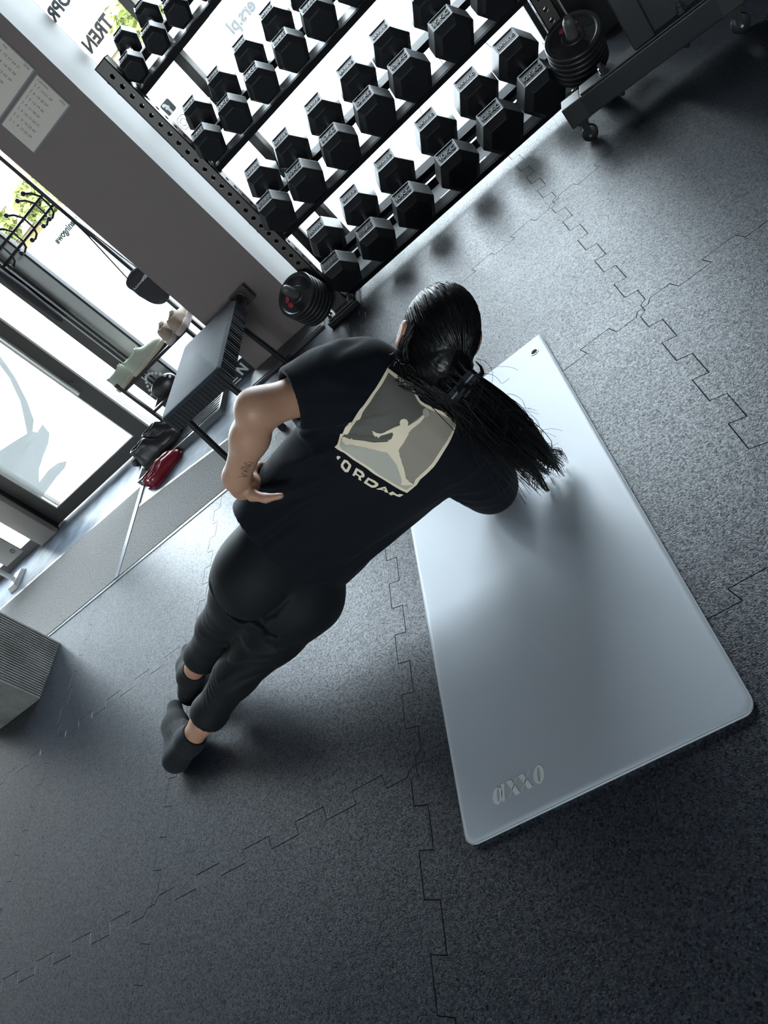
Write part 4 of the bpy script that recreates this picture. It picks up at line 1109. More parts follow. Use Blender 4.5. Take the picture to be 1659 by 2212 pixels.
# left hand on the hip: palm, four fingers over the waist, thumb behind
body.chain([Lwri, (-.872, 1.308, .594), (-.884, 1.333, .578)], [.029, .027, .024], k=.02)
body.chain([(-.850, 1.300, .590), (-.862, 1.340, .572)], [.020, .018], k=.02)
for q, (x0, ln) in enumerate(((-.858, .066), (-.876, .074), (-.894, .072), (-.911, .058))):
    p0 = np.array((x0, 1.345, .578)); p1 = p0 + np.array((.002, ln * .42, .004)); p2 = p1 + np.array((.004, ln * .34, -.012)); p3 = p2 + np.array((.004, ln * .26, -.020))
    body.chain([tuple(p0), tuple(p1), tuple(p2), tuple(p3)], [.0105, .0098, .0090, .0078], k=.005)
body.chain([(-.856, 1.288, .606), (-.848, 1.266, .582), (-.822, 1.250, .563), (-.786, 1.240, .549)], [.016, .0130, .0105, .0075], k=.008)
# right hand: loose fist on the mat
body.chain([Rwri, (-.528, 1.705, .052), (-.530, 1.735, .054)], [.028, .029, .027], k=.02)
for q, dx in enumerate((-.032, -.011, .010, .030)):
    p0 = np.array((-.530 + dx, 1.745, .066 - .002 * abs(q - 1.5))); p1 = p0 + np.array((dx * .1, .034, .006)); p2 = p1 + np.array((0, .008, -.026)); p3 = p2 + np.array((0, -.020, -.008))
    body.chain([tuple(p0), tuple(p1), tuple(p2), tuple(p3)], [.0108, .0100, .0092, .0082], k=.005)
body.chain([(-.500, 1.70, .060), (-.480, 1.735, .066), (-.482, 1.770, .064), (-.492, 1.792, .056)], [.014, .0125, .011, .009], k=.008)
# legs and feet
for hip, kn, an in ((Rhip, Rkn, Ran), (Lhip, Lkn, Lan)):
    hip, kn, an = map(np.array, (hip, kn, an))
    body.chain([tuple(hip), tuple(hip * .5 + kn * .5), tuple(kn)], [.058, .052, .042], k=.02)
    body.chain([tuple(kn), tuple(kn * .72 + an * .28), tuple(kn * .3 + an * .7), tuple(an)], [.042, .040, .036, .034], k=.02)
def foot(F, an, heel, ball, toe, g=0.0, k=.02):
    F.chain([an, heel], [0.036 + g, .034 + g], k=k); F.chain([an, ball], [.036 + g, .034 + g], k=k); F.chain([heel, ball], [.034 + g, .034 + g], k=k); F.chain([ball, toe], [.034 + g, .021 + g], k=k)
RF = (Ran, (-1.812, 1.236, .040), (-1.845, 1.370, .043), (-1.862, 1.450, .050))
LF = (Lan, (-1.795, 1.478, .040), (-1.835, 1.610, .040), (-1.850, 1.690, .045))
foot(body, *RF); foot(body, *LF)
me = body.mesh('body'); me.materials.append(M_skin)
person = empty('person', (-1.0, 1.35, 0), 'person with long black hair in black clothes holding a side plank on the mat', 'person')
PO = Vector((-1.0, 1.35, 0))
def plink(name, me, m_=None):
    me.transform(Matrix.Translation(-PO)); me.update()
    return link(name, me, m_, person)
plink('body', me)

# ---- trousers
pt = SDF((-1.80, 1.08, .0), (-.80, 1.62, .60), .0052)
f_, lo_, hi_ = loft([(-1.17, .295, .15, 1.33, .115, 2), (-1.10, .305, .166, 1.330, .122, 2.1), (-1.0, .325, .170, 1.342, .118, 2.2), (-.88, .36, .16, 1.365, .10, 2.2)])
pt.op(f_, lo_, hi_, .03)
pt.ell((-1.060, 1.295, .385), (.112, .094, .096), k=.05)
pt.ell((-1.045, 1.285, .240), (.112, .092, .088), k=.05)
Rh, Rk, Ra = map(np.array, (Rhip, Rkn, Ran)); Lh, Lk, La = map(np.array, (Lhip, Lkn, Lan))
pt.chain([tuple(Rh), tuple(Rh * .55 + Rk * .45), tuple(Rk), tuple(Rk * .45 + Ra * .55), tuple(Rk * .35 + Ra * .65)], [.096, .078, .060, .052, .046], k=.035)
pt.chain([tuple(Lh), tuple(Lh * .55 + Lk * .45), tuple(Lk), tuple(Lk * .45 + La * .55), tuple(Lk * .35 + La * .65)], [.098, .084, .064, .054, .047], k=.035)
# creases under and between the buttocks
pt.chain([(-1.155, 1.275, .455), (-1.165, 1.245, .400), (-1.150, 1.230, .350), (-1.110, 1.218, .318), (-1.06, 1.208, .318), (-1.0, 1.215, .325)], [.001, .003, .004, .004, .002, .001], k=.022, mode='s')
pt.chain([(-1.115, 1.220, .312), (-1.125, 1.215, .265), (-1.120, 1.225, .215)], [.003, .003, .001], k=.022, mode='s')
# cloth folds: creases around knees and thighs
def folds(F, centre, axis, rad, amp, wl, seed, bend=.35):
    c = np.array(centre); ax_ = np.array(axis, float); ax_ /= np.linalg.norm(ax_); g = np.random.default_rng(seed); ph = g.uniform(0, 6.28, 4)
    sd = np.cross(ax_, (.3, .5, .8)); sd /= np.linalg.norm(sd); s2 = np.cross(ax_, sd)
    def fn(X, Y, Z):
        dx, dy, dz = X - c[0], Y - c[1], Z - c[2]; r2 = dx * dx + dy * dy + dz * dz
        t = dx * ax_[0] + dy * ax_[1] + dz * ax_[2]; u = dx * sd[0] + dy * sd[1] + dz * sd[2]; v = dx * s2[0] + dy * s2[1] + dz * s2[2]
        w = np.exp(-r2 / (rad * rad)); ph1 = 6.283 * (t + bend * u + .8 * bend * np.sin(v * 22 + ph[3]) * .03) / wl
        return amp * w * (np.sin(ph1 + ph[0]) + .5 * np.sin(ph1 * 1.73 + v * 25 + ph[1]) )
    M_ = rad * 2.2; F.op(fn, c - M_, c + M_, 0, '+')
folds(pt, Lk + (0.06, -.02, .02), Lk - Lh, .07, .0030, .045, 1, .9)
folds(pt, Rk + (0.07, -.03, .05), Rk - Rh + np.array((0, 0, -.2)), .075, .0032, .048, 2, 1.1)
folds(pt, Rk + (-.06, -.03, .03), Rk - Rh + np.array((0, 0, .3)), .06, .0024, .036, 4, 1.2)
folds(pt, Rh * .5 + Rk * .5 + (0, -.05, .03), (-.7, 0, -.7), .08, .0022, .06, 3, .3)
me = pt.mesh('trousers'); me.materials.append(M_pant)
# trim the two hems where the photo ends them
bm = bmesh.new(); bm.from_mesh(me)
kill = []
for v in bm.verts:
    for k_, a_, fr in ((Rk, Ra, .60), (Lk, La, .58)):
        d = a_ - k_; e = k_ + d * fr; q = np.array(v.co) - e
        if q @ d > 0 and np.linalg.norm(q - d * (q @ d) / (d @ d)) < .09: kill.append(v); break
bmesh.ops.delete(bm, geom=kill, context='VERTS'); bm.to_mesh(me); bm.free(); me.shade_smooth()
tr = plink('trousers', me)
mod = tr.modifiers.new('cloth', 'SOLIDIFY'); mod.thickness = .0025; mod.offset = -1

# ---- socks
sk = SDF((-1.97, 1.12, .0), (-1.60, 1.80, .25), .0042)
foot(sk, *RF, g=.0045, k=.025)
sk.cone(tuple(Rk * .12 + Ra * .88), Ran, .0405, .0395, k=.02)
folds(sk, (-1.80, 1.31, .06), (.5, .8, .1), .06, .0022, .020, 5, .4)
sk.plane(tuple(Rk * .12 + Ra * .88), (1, .1, .2)); sk.plane((0, 0, .0005), (0, 0, -1))
me = sk.mesh('sock'); me.materials.append(M_sock); plink('sock', me)
sk = SDF((-1.97, 1.36, .0), (-1.60, 1.80, .25), .0042)
foot(sk, *LF, g=.0045, k=.025); sk.cone(tuple(Lk * .16 + La * .84), Lan, .0395, .0385, k=.02)
folds(sk, (-1.79, 1.54, .06), (.5, .8, .1), .06, .0022, .020, 6, .4)
sk.plane(tuple(Lk * .13 + La * .87), (1, -.15, .3)); sk.plane((0, 0, .0005), (0, 0, -1))
me = sk.mesh('sock'); me.materials.append(M_sock); plink('sock', me)

# ---- T-shirt
ts = SDF((-1.08, 1.12, .0), (-.28, 1.66, .78), .0048)
f_, lo_, hi_ = loft([(-1.03, .352, .182, 1.350, .132, 2.2), (-.92, .366, .190, 1.358, .126, 2.2), (-.80, .380, .195, 1.369, .117, 2.2), (-.70, .390, .198, 1.376, .113, 2.3), (-.58, .402, .203, 1.384, .112, 2.4), (-.50, .412, .206, 1.390, .110, 2.4), (-.445, .412, .155, 1.392, .098, 2.2), (-.405, .424, .098, 1.392, .078, 2.0), (-.372, .440, .060, 1.390, .060, 2.0)])
ts.op(f_, lo_, hi_, .03)
Ls, Le, Rs_, Re = map(np.array, (Lsh, Lelb, Rsh, Relb))
ts.chain([(-.478, 1.372, .525), (-.490, 1.368, .585), tuple(Ls * .62 + Le * .38), tuple(Ls * .20 + Le * .80)], [.080, .074, .074, .066], k=.045)
ts.chain([(-.47, 1.41, .33), tuple(Rs_), tuple(Rs_ * .45 + Re * .55), (-.50, 1.445, .085)], [.088, .086, .080, .076], k=.045)
ts.chain([(-.512, 1.330, .650), (-.494, 1.372, .662), (-.482, 1.410, .640)], [.012, .016, .012], k=.03)
# folds: shoulder pleat, side drape, hem gathers
def ridge(F, pts, rs, k=.03): F.chain(pts, rs, k=k)
folds(ts, (-.58, 1.29, .58), (.75, 0, .66), .11, .0050, .055, 11, .3)
folds(ts, (-.86, 1.25, .53), (.35, 0, .93), .11, .0060, .060, 12, .3)
folds(ts, (-.80, 1.25, .24), (.4, 0, .9), .12, .0055, .075, 13, .3)
folds(ts, (-.50, 1.36, .19), (.8, 0, .6), .07, .0050, .045, 14, .8)
folds(ts, (-.505, 1.33, .645), (.95, 0, .3), .06, .0050, .034, 15, .3)
folds(ts, (-.72, 1.27, .55), (.45, 0, .9), .09, .0045, .050, 16, .2)
folds(ts, (-.93, 1.24, .33), (.9, 0, .4), .10, .0035, .07, 17, .4)
# sleeve ends and openings
sd = (Le - Ls) / np.linalg.norm(Le - Ls)
def sleeve_cut(F, e, d, rad, lo, hi):
    e = np.array(e); d = np.array(d, float); d /= np.linalg.norm(d)
    def fn(X, Y, Z):
        q = (X - e[0]) * d[0] + (Y - e[1]) * d[1] + (Z - e[2]) * d[2]
        r = np.sqrt(np.maximum((X - e[0]) ** 2 + (Y - e[1]) ** 2 + (Z - e[2]) ** 2 - q * q, 0))
        return np.maximum(-q, r - rad)
    F.op(fn, lo, hi, .010, 's')
eL = Ls * .26 + Le * .74
sleeve_cut(ts, eL, sd + np.array((-.10, 0, .05)), .13, eL - .16, eL + .16)
ts.cone(tuple(eL - sd * .020), tuple(eL + sd * .08), .050, .056, k=.010, mode='s')
ts.plane((0, 0, .018), (0, 0, -1))
ts.plane((-.985, 1.35, .35), (-1, -.30, .06))
me = ts.mesh('t_shirt'); me.materials.append(M_tee); tee_me = me.copy()
tee = plink('t_shirt', me)
# sleeve hem stitching lines and hem line of the shirt are thin raised bands
bvh = BVHTree.FromPolygons([tuple(v.co) for v in tee_me.vertices], [tuple(p.vertices) for p in tee_me.polygons])
def on_back(x, z, lift=.0012, y0=.9):
    h = bvh.ray_cast(Vector((x, y0, z)), Vector((0, 1, 0)))
    if h[0] is None: return Vector((x, 1.27, z))
    return h[0] + Vector((0, -1, 0)) * lift * .6 + h[1] * lift * .6

# ---- hair
def ray_head(d, r=1.0):
    d = np.array(d, float); return d
HR = np.array((.078, .096, .099))
hc = SDF((-.45, 1.20, .36), (-.12, 1.55, .76), .0042)
hc.ell(HC + UPH * .004 - FWD * .006, tuple(HR), HAX, k=.02)
hc.ell(hp(0, -.055, -.045), (.066, .050, .060), HAX, k=.03)
hc.cone(hp(0, -.085, -.02), hp(-.030, -.098, -.035), .040, .030, k=.03)
# open the face
hc.ell(hp(0, .115, -.045), (.085, .075, .105), HAX, k=.02, mode='s')
hc.ell(hp(.098, -.004, -.026), (.026, .030, .046), HAX, k=.012, mode='s')
hc.ell(hp(-.098, .0, -.030), (.022, .030, .038), HAX, k=.012, mode='s')
def grain(X, Y, Z):
    l = (X - HC[0]) * LAT[0] + (Y - HC[1]) * LAT[1] + (Z - HC[2]) * LAT[2]; u = (X - HC[0]) * UPH[0] + (Y - HC[1]) * UPH[1] + (Z - HC[2]) * UPH[2]
    a = np.arctan2(l + .02, u + .06)
    return .0010 * np.sin(a * 60 + 3 * np.sin(u * 30)) + .0007 * np.sin(a * 131 + 2)
hc.op(grain, hc.lo, hc.lo + hc.h * hc.n, 0, '+')
me = hc.mesh('hair_cap'); me.materials.append(M_hair)
hair = plink('hair', me)
hair_inv = PO
g = np.random.default_rng(21)
CL = np.array(hp(-.030, -.112, -.028))                    # where the clip gathers the hair
def strand(mb, P, r0, r1, n=4):
    P = [Vector(tuple(p)) - PO for p in P]
    mb.tube(P, [r0 + (r1 - r0) * i / (len(P) - 1) for i in range(len(P))], n, caps=False)
mb = MB()
# combed strands over the skull towards the clip
dc = np.array((-.030 / HR[0], -.112 / HR[1], -.028 / HR[2])); dc /= np.linalg.norm(dc)
for q in range(420):
    th_ = g.uniform(-PI, PI)
    # start direction: ring around the hairline, in head axes (l, f, u)
    s0 = np.array((math.sin(th_) * .95, .42 + .18 * math.cos(th_), math.cos(th_) * .95 - .05)); s0 /= np.linalg.norm(s0)
    if s0[2] < -.55: s0 = np.array((s0[0], -.25, s0[2])); s0 /= np.linalg.norm(s0)
    P = []; wob = g.normal(0, .05, 3)
    for t in np.linspace(0, 1, 12):
        d = s0 * (1 - t) + dc * t + wob * math.sin(PI * t); d /= np.linalg.norm(d)
        rad = 1 / math.sqrt((d[0] / HR[0]) ** 2 + (d[1] / HR[1]) ** 2 + (d[2] / HR[2]) ** 2)
        P.append(HC + UPH * .004 - FWD * .006 + (LAT * d[0] + FWD * d[1] + UPH * d[2]) * (rad + .0005 + .004 * t + g.normal(0, .0004)))
    strand(mb, P, .0013, .0016)
mb.build('combed_strands', M_hair, hair, smooth=True)
# ponytail falling straight down
mb = MB(); TIP = np.array((-.350, 1.395, .080))
CLN = 26; clump = []
for q in range(CLN):
    a, r = g.uniform(0, 2 * PI), math.sqrt(g.random())
    clump.append((np.array((math.cos(a), math.sin(a))) * r, g.uniform(.022, .14) if g.random() < .75 else g.uniform(.12, .26), g.uniform(0, 6.28), g.uniform(.003, .009), g.normal(0, 1, 3)))
for q in range(1150):
    cc, cz, cph, cw, cn = clump[q % CLN]
    a, r = g.uniform(0, 2 * PI), math.sqrt(g.random()); o1 = np.array((math.cos(a), math.sin(a))) * r
    tz = max(.02, cz + g.normal(0, .018)); w = g.normal(0, 1, 3); ph = g.uniform(0, 6.28); P = []
    curl = g.random() < .35; stray = g.random() < .10
    for t in np.linspace(0, 1, 17):
        z = CL[2] * (1 - t) + tz * t
        spread = .014 + .028 * math.sin(min(1, t * 1.2) * PI * .60); inn = (.55 * (1 - t) + .13 + (.5 if stray else 0) * t)
        ox = cc[0] * spread * (1 - .0 * t) + o1[0] * spread * inn; oy = cc[1] * spread + o1[1] * spread * inn
        x = CL[0] + (TIP[0] - CL[0]) * t + ox + cw * t * math.sin(8 * t + cph) + cn[0] * .007 * t * t + w[0] * .002 * t
        y = CL[1] + (TIP[1] - CL[1]) * t ** .7 - .012 * math.sin(PI * t) + oy * .72 + cw * t * math.cos(7 * t + cph) + cn[1] * .007 * t * t
        if curl and t > .75:
            c_ = (t - .75) / .25; x += .026 * c_ * math.sin(c_ * 3.6 + cph) ; z += .018 * c_ * c_; y += .016 * c_ * math.cos(cph + 3 * c_)
        P.append((x, y, max(z, .019)))
    strand(mb, P, .0016, .0006)
mb.build('ponytail', M_hair, hair, smooth=True)
# loose locks: by the ear, over the shoulder, and flyaways around the tail
mb = MB()
for q in range(60):
    l0 = hp(.072 + g.normal(0, .003), -.030 + g.normal(0, .008), .020 + g.normal(0, .010)); P = []
    end = np.array((-.398 + g.normal(0, .010), 1.300 + g.normal(0, .012), .562 + g.normal(0, .022))); m_ = np.array(hp(.100 + g.normal(0, .008), -.060 + g.normal(0, .006), -.045))
    for t in np.linspace(0, 1, 12): P.append((1 - t) ** 2 * np.array(l0) + 2 * t * (1 - t) * m_ + t * t * end + np.array((.004 * math.sin(7 * t + q), 0, .004 * math.cos(6 * t + q))) * t)
    strand(mb, P, .0014, .0007)
for q in range(260):
    l0 = hp(.025 + g.normal(0, .026), -.088, -.075 + g.normal(0, .012)); ez = g.uniform(.10, .34); P = []
    end = np.array((-.378 + g.normal(0, .025), 1.31 + g.normal(0, .025), ez)); m_ = np.array((-.36 + g.normal(0, .015), 1.262, .46))
    for t in np.linspace(0, 1, 13): P.append((1 - t) ** 2 * np.array(l0) + 2 * t * (1 - t) * m_ + t * t * end + np.array((.004 * math.sin(8 * t + q), .004 * math.cos(7 * t + q), 0)) * t)
    strand(mb, P, .0013, .0005)
for q in range(70):
    t0 = g.uniform(0, .8); p = CL * (1 - t0) + TIP * t0 + g.normal(0, .018, 3); ph = g.uniform(0, 6.28); d = g.normal(0, 1, 3); d[2] = -abs(d[2]); P = []
    for t in np.linspace(0, 1, 10): P.append(np.maximum(p + d * .035 * t + np.array((.02 * math.sin(4 * t + ph), .02 * math.cos(4 * t + ph), -.05 * t)), (-9, 0, .019)))
    strand(mb, P, .0006, .0004, 3)
mb.build('loose_locks', M_hair, hair, smooth=True)
# claw clip
M_claw = mat('smoky_clip_plastic', (.014, .016, .020), .2, spec=.5)
cl = empty('claw_clip', tuple(Vector(tuple(CL)) - PO)); cl.parent = person
Mh = Matrix(((LAT[0], UPH[0], -FWD[0]), (LAT[1], UPH[1], -FWD[1]), (LAT[2], UPH[2], -FWD[2]))).to_4x4()
cl.matrix_local = Matrix.Translation(Vector(tuple(CL)) - PO) @ Mh @ Matrix.Rotation(.35, 4, 'Z')
for sg in (-1, 1):
    mb = MB()
    for q in range(5):
        u = -.034 + .017 * q
        mb.tube([(sg * .004, u, .030), (sg * .018, u, .028), (sg * .030, u * 1.05, .012), (sg * .031, u * 1.05, -.008), (sg * .022, u, -.022)], [.0055, .0062, .0058, .0045, .002], 6, flat=.45)
    mb.box(sg * .003, -.038, .0275, sg * .015, .038, .0325)
    mb.build('claw_jaw', M_claw, cl, smooth='auto')
    MB().box(sg * .003, -.010, .031, sg * .010, .010, .054).build('claw_lever', M_claw, cl, bevel=.003)
MB().tube([(0, -.036, .031), (0, .036, .031)], .0042, 8).build('claw_hinge', M_bolt, cl)

# ---- print on the back of the shirt (drawn in x, z of the shirt back, laid onto the cloth)
def decal(loops, name, material, lift, step=.006):
    xs = [p[0] for L in loops for p in L]; zs = [p[1] for L in loops for p in L]
    pts = []; ed = []
    for L in loops:
        L2 = []
        for a, b in zip(L, L[1:] + L[:1]):
            n_ = max(1, int(math.hypot(b[0] - a[0], b[1] - a[1]) / step)); L2 += [(a[0] + (b[0] - a[0]) * q / n_, a[1] + (b[1] - a[1]) * q / n_) for q in range(n_)]
        b = len(pts); pts += [Vector(p) for p in L2]; ed += [(b + i, b + (i + 1) % len(L2)) for i in range(len(L2))]
    gx = np.arange(min(xs), max(xs), step); gz = np.arange(min(zs), max(zs), step)
    pts += [Vector((x + .37 * step, z + .41 * step)) for x in gx for z in gz]
    vs, es, fs, *_ = delaunay_2d_cdt(pts, ed, [], 0, 1e-7)
    V = np.array([(v.x, v.y) for v in vs]); F = [tuple(f) for f in fs]
    C_ = np.array([V[list(f)].mean(0) for f in F]); odd = np.zeros(len(F), bool)
    for L in loops:
        for (x0, y0), (x1, y1) in zip(L, L[1:] + L[:1]):
            if y0 == y1: continue
            c = ((y0 > C_[:, 1]) != (y1 > C_[:, 1])) & (C_[:, 0] < (x1 - x0) * (C_[:, 1] - y0) / (y1 - y0) + x0); odd ^= c
    F = [f for f, k_ in zip(F, odd) if k_]
    used = sorted({i for f in F for i in f}); idx = {i: k for k, i in enumerate(used)}
    me = bpy.data.meshes.new(name); me.from_pydata([tuple(on_back(V[i][0], V[i][1], lift) - PO) for i in used], [], [tuple(idx[i] for i in f) for f in F])
    me.update()
    bm = bmesh.new(); bm.from_mesh(me)
    bmesh.ops.recalc_face_normals(bm, faces=bm.faces); bm.to_mesh(me); bm.free()
    me.shade_smooth(); me.materials.append(material)
    return link(name, me, None, tee)
M_pc = mat('print_cream', (.90, .76, .56), .7)
M_pd = mat('print_dark_grey', (.105, .098, .082), .7)
M_pm = mat('print_taupe', (.32, .275, .22), .7)
M_pl = mat('print_light_grey', (.50, .475, .40), .7)
PR = {
 'outer': [[[-0.4233,0.593],[-0.414,0.528],[-0.4149,0.5177],[-0.4191,0.5007],[-0.4216,0.4884],[-0.4204,0.4767],[-0.4138,0.4516],[-0.4015,0.4193],[-0.4003,0.3996],[-0.4039,0.3823],[-0.4144,0.3736],[-0.4307,0.367],[-0.4541,0.3602],[-0.4852,0.3501],[-0.5033,0.3455],[-0.5254,0.3428],[-0.546,0.3422],[-0.5609,0.3364],[-0.5919,0.3358],[-0.5962,0.3549],[-0.6019,0.3952],[-0.6087,0.4395],[-0.6151,0.4796],[-0.622,0.5152],[-0.63,0.5371],[-0.6212,0.5372],[-0.6067,0.5445],[-0.5905,0.5543],[-0.5376,0.5787],[-0.4917,0.587],[-0.4574,0.5914]]],
 'inner': [[[-0.4271,0.5862],[-0.4245,0.5602],[-0.4195,0.5255],[-0.4204,0.512],[-0.4245,0.4965],[-0.4263,0.4832],[-0.4242,0.4693],[-0.4216,0.4591],[-0.4135,0.4356],[-0.407,0.4094],[-0.4063,0.3941],[-0.4088,0.3839],[-0.4154,0.3797],[-0.4344,0.3734],[-0.4595,0.3676],[-0.4973,0.3565],[-0.5199,0.3531],[-0.5532,0.3509],[-0.5659,0.3426],[-0.5867,0.3438],[-0.5919,0.3667],[-0.5981,0.4027],[-0.603,0.4456],[-0.6116,0.4926],[-0.6195,0.5238],[-0.6194,0.5324],[-0.61,0.5382],[-0.6006,0.5404],[-0.5649,0.5513],[-0.5157,0.5726],[-0.4686,0.5821]]],
 'dark': [[[-0.6006,0.5404],[-0.5649,0.5513],[-0.5157,0.5726],[-0.4686,0.5821],[-0.4271,0.5862],[-0.4245,0.5602],[-0.4195,0.5255],[-0.4204,0.512],[-0.4245,0.4965],[-0.4263,0.4832],[-0.4242,0.4693],[-0.4331,0.4625],[-0.4694,0.4695],[-0.5003,0.4562],[-0.5246,0.4475],[-0.5611,0.4915],[-0.6045,0.5364]]],
 'mid': [[[-0.4242,0.4693],[-0.4216,0.4591],[-0.4135,0.4356],[-0.407,0.4094],[-0.4063,0.3941],[-0.4088,0.3839],[-0.4154,0.3797],[-0.4344,0.3734],[-0.4595,0.3676],[-0.4973,0.3565],[-0.5199,0.3531],[-0.5532,0.3509],[-0.5659,0.3426],[-0.5698,0.3517],[-0.5638,0.3793],[-0.5445,0.4148],[-0.5246,0.4475],[-0.5003,0.4562],[-0.4694,0.4695],[-0.4331,0.4625]]],
 'light': [[[-0.5659,0.3426],[-0.5867,0.3438],[-0.5919,0.3667],[-0.5981,0.4027],[-0.603,0.4456],[-0.6116,0.4926],[-0.6195,0.5238],[-0.6194,0.5324],[-0.61,0.5382],[-0.6045,0.5364],[-0.5611,0.4915],[-0.5246,0.4475],[-0.5445,0.4148],[-0.5638,0.3793],[-0.5698,0.3517]]],
 'body': [[[-0.4729,0.4703],[-0.4529,0.4643],[-0.4389,0.4625],[-0.4345,0.4561],[-0.4539,0.455],[-0.4735,0.4582],[-0.4839,0.4565],[-0.4869,0.4539],[-0.4954,0.4506],[-0.5095,0.4456],[-0.5232,0.4427],[-0.5296,0.4386],[-0.5309,0.4329],[-0.5346,0.4296],[-0.5398,0.4171],[-0.5439,0.4106],[-0.5492,0.3979],[-0.5571,0.3836],[-0.566,0.3699],[-0.5649,0.3627],[-0.5645,0.358],[-0.5676,0.3629],[-0.5651,0.3504],[-0.5659,0.3426],[-0.5783,0.3554],[-0.585,0.3652],[-0.5761,0.3733],[-0.5706,0.383],[-0.5633,0.3981],[-0.5563,0.4128],[-0.5533,0.4276],[-0.5511,0.443],[-0.5491,0.4549],[-0.5542,0.4617],[-0.5633,0.4768],[-0.576,0.4939],[-0.5894,0.51],[-0.5974,0.5198],[-0.6063,0.5255],[-0.6087,0.5351],[-0.6064,0.5389],[-0.6008,0.5387],[-0.5964,0.5328],[-0.5916,0.5258],[-0.588,0.528],[-0.5882,0.5233],[-0.582,0.5178],[-0.5689,0.5045],[-0.5565,0.4903],[-0.5432,0.4802],[-0.5323,0.472],[-0.5269,0.4734],[-0.5214,0.4717],[-0.5157,0.4751],[-0.509,0.4797],[-0.5068,0.4855],[-0.5179,0.4901],[-0.5296,0.4955],[-0.5354,0.4951],[-0.5404,0.492],[-0.5384,0.4995],[-0.5436,0.5021],[-0.54,0.5055],[-0.5421,0.51],[-0.5389,0.5105],[-0.5382,0.5167],[-0.5358,0.5138],[-0.5333,0.5069],[-0.5278,0.5006],[-0.5223,0.4975],[-0.5107,0.4952],[-0.497,0.492],[-0.4863,0.4868],[-0.4838,0.4856],[-0.4801,0.4918],[-0.4746,0.4939],[-0.4684,0.4906],[-0.4659,0.4832],[-0.4686,0.4759],[-0.4738,0.4715]]],
 'ball': [[[-0.4249,0.4542],[-0.427,0.4517],[-0.4295,0.4502],[-0.4321,0.4499],[-0.4345,0.4507],[-0.4363,0.4527],[-0.4374,0.4556],[-0.4376,0.459],[-0.4369,0.4625],[-0.4354,0.4657],[-0.4332,0.4682],[-0.4308,0.4697],[-0.4283,0.4699],[-0.426,0.469],[-0.4242,0.467],[-0.4231,0.4641],[-0.4229,0.4608],[-0.4235,0.4574]]],
 'TJ': [[[-0.6427,0.5185],[-0.6375,0.5188],[-0.6347,0.5125],[-0.6457,0.5102],[-0.6452,0.5129]]],
 'TO': [[[-0.6491,0.4975],[-0.6329,0.5038],[-0.6287,0.4974],[-0.6308,0.4829],[-0.6356,0.4794],[-0.6476,0.476],[-0.6522,0.4805],[-0.6529,0.4936]],[[-0.6457,0.4934],[-0.6356,0.4963],[-0.6349,0.491],[-0.6361,0.4857],[-0.646,0.4824],[-0.6477,0.4858]]],
 'TR': [[[-0.6457,0.4641],[-0.6272,0.4712],[-0.6223,0.4547],[-0.6244,0.4461],[-0.6295,0.4421],[-0.6355,0.4468],[-0.6413,0.4389],[-0.6433,0.4463],[-0.6377,0.4517],[-0.6393,0.4599],[-0.6447,0.4589]],[[-0.6298,0.4639],[-0.6282,0.453],[-0.6308,0.4487],[-0.6344,0.4527],[-0.6353,0.4611]]],
 'TD': [[[-0.6409,0.4314],[-0.6234,0.4361],[-0.6188,0.4155],[-0.619,0.4055],[-0.6228,0.4019],[-0.6306,0.4023],[-0.6372,0.4081]],[[-0.6346,0.427],[-0.6272,0.4288],[-0.6246,0.4139],[-0.6247,0.4089],[-0.6298,0.4104],[-0.633,0.4144]]],
 'TA': [[[-0.6326,0.3985],[-0.6177,0.3906],[-0.613,0.3876],[-0.6202,0.3695],[-0.6245,0.3762],[-0.623,0.3813],[-0.6272,0.3898],[-0.6303,0.3922]],[[-0.6225,0.3878],[-0.6182,0.3857],[-0.6198,0.3815],[-0.6221,0.3839]]],
 'TN': [[[-0.6211,0.3684],[-0.6108,0.3652],[-0.6105,0.3586],[-0.6098,0.3493],[-0.6047,0.3467],[-0.6004,0.338],[-0.6109,0.3395],[-0.6136,0.3449],[-0.6157,0.356],[-0.6217,0.3594]]],
}
PR = {k: [[tuple(p) for p in L] for L in v] for k, v in PR.items()}
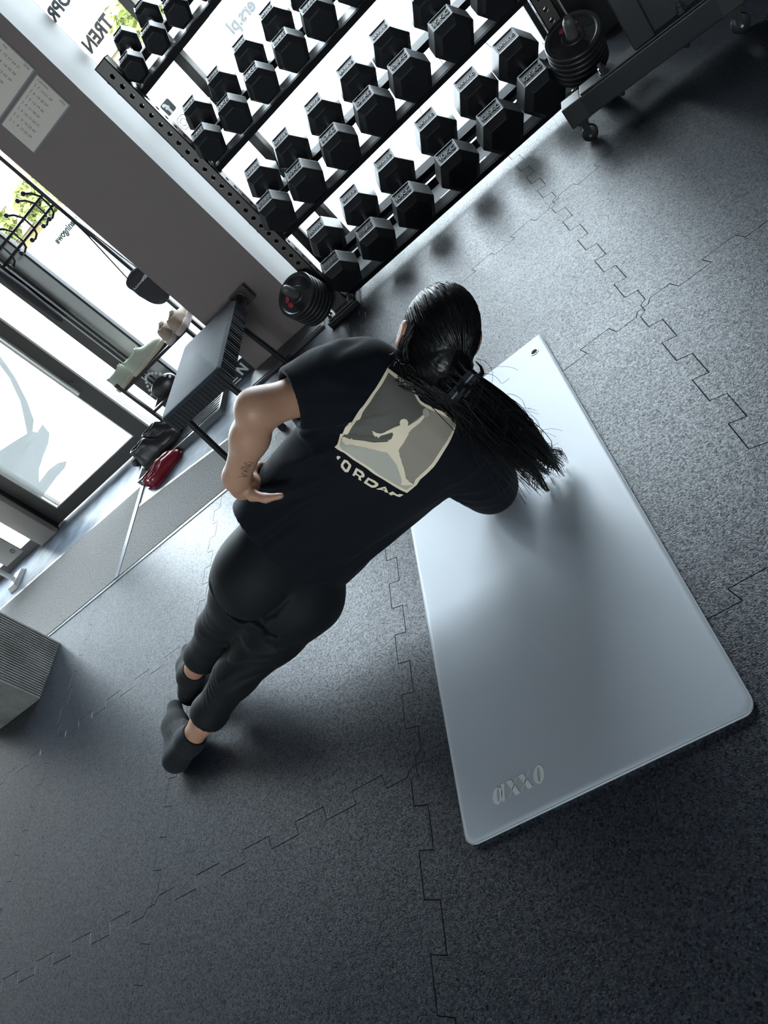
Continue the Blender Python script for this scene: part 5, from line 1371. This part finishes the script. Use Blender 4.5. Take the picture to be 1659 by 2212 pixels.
decal([PR['outer'][0], PR['inner'][0]], 'print_border', M_pc, .0016)
decal(PR['dark'], 'print_panel', M_pd, .0014); decal(PR['mid'], 'print_panel', M_pm, .0014); decal(PR['light'], 'print_panel', M_pl, .0014)
decal(PR['body'], 'print_figure', M_pc, .0026, .004); decal(PR['ball'], 'print_ball', mat('print_ball_grey', (.42, .40, .335), .7), .0030, .004)
for k in 'JORDAN': decal(PR['T' + k], 'print_letter', M_pc, .0016, .004)

# ---- fine-line tattoo on the left forearm, drawn as thin ink lines lying on the skin
bb = BVHTree.FromPolygons([tuple(v.co + PO) for v in bpy.data.objects['body'].data.vertices], [tuple(p.vertices) for p in bpy.data.objects['body'].data.polygons])
M_tat = mat('tattoo_ink', (.035, .035, .042), .6)
ta = np.array((-.800, 1.266, .648)); tu = np.array(Lwri) - np.array(Lelb); tu /= np.linalg.norm(tu); tv = np.array((.5, .0, -.5)); tv -= tu * (tv @ tu); tv /= np.linalg.norm(tv)
tn = np.cross(tu, tv); tn = tn if tn[1] < 0 else -tn
mb = MB()
def ink(pts):
    P = []
    for u, v in pts:
        s0 = ta + tu * u + tv * v + tn * .09; h = bb.ray_cast(Vector(tuple(s0)), Vector(tuple(-tn)))
        if h[0] is not None and h[3] < .14: P.append(h[0] + h[1] * .0003 - PO)
    if len(P) > 2: mb.tube(P, .0005, 4)
for (cu, cv, r, a0, a1) in ((-.030, .004, .007, 0, 5.5), (-.020, -.003, .006, 1, 6.8), (-.010, .006, .007, 2, 7.5), (.002, .000, .006, 0, 5), (-.038, -.004, .005, 0, 6), (.010, .006, .005, 1, 6)):
    ink([(cu + r * (1 - .06 * k) * math.cos(a0 + (a1 - a0) * k / 14), cv + r * (1 - .05 * k) * math.sin(a0 + (a1 - a0) * k / 14)) for k in range(15)])
ink([(-.046 + .005 * k, .010 * math.sin(k * .9)) for k in range(13)]); ink([(-.044 + .004 * k, .012 - .0015 * k) for k in range(12)])
if mb.v: mb.build('tattoo', M_tat, bpy.data.objects['body'])
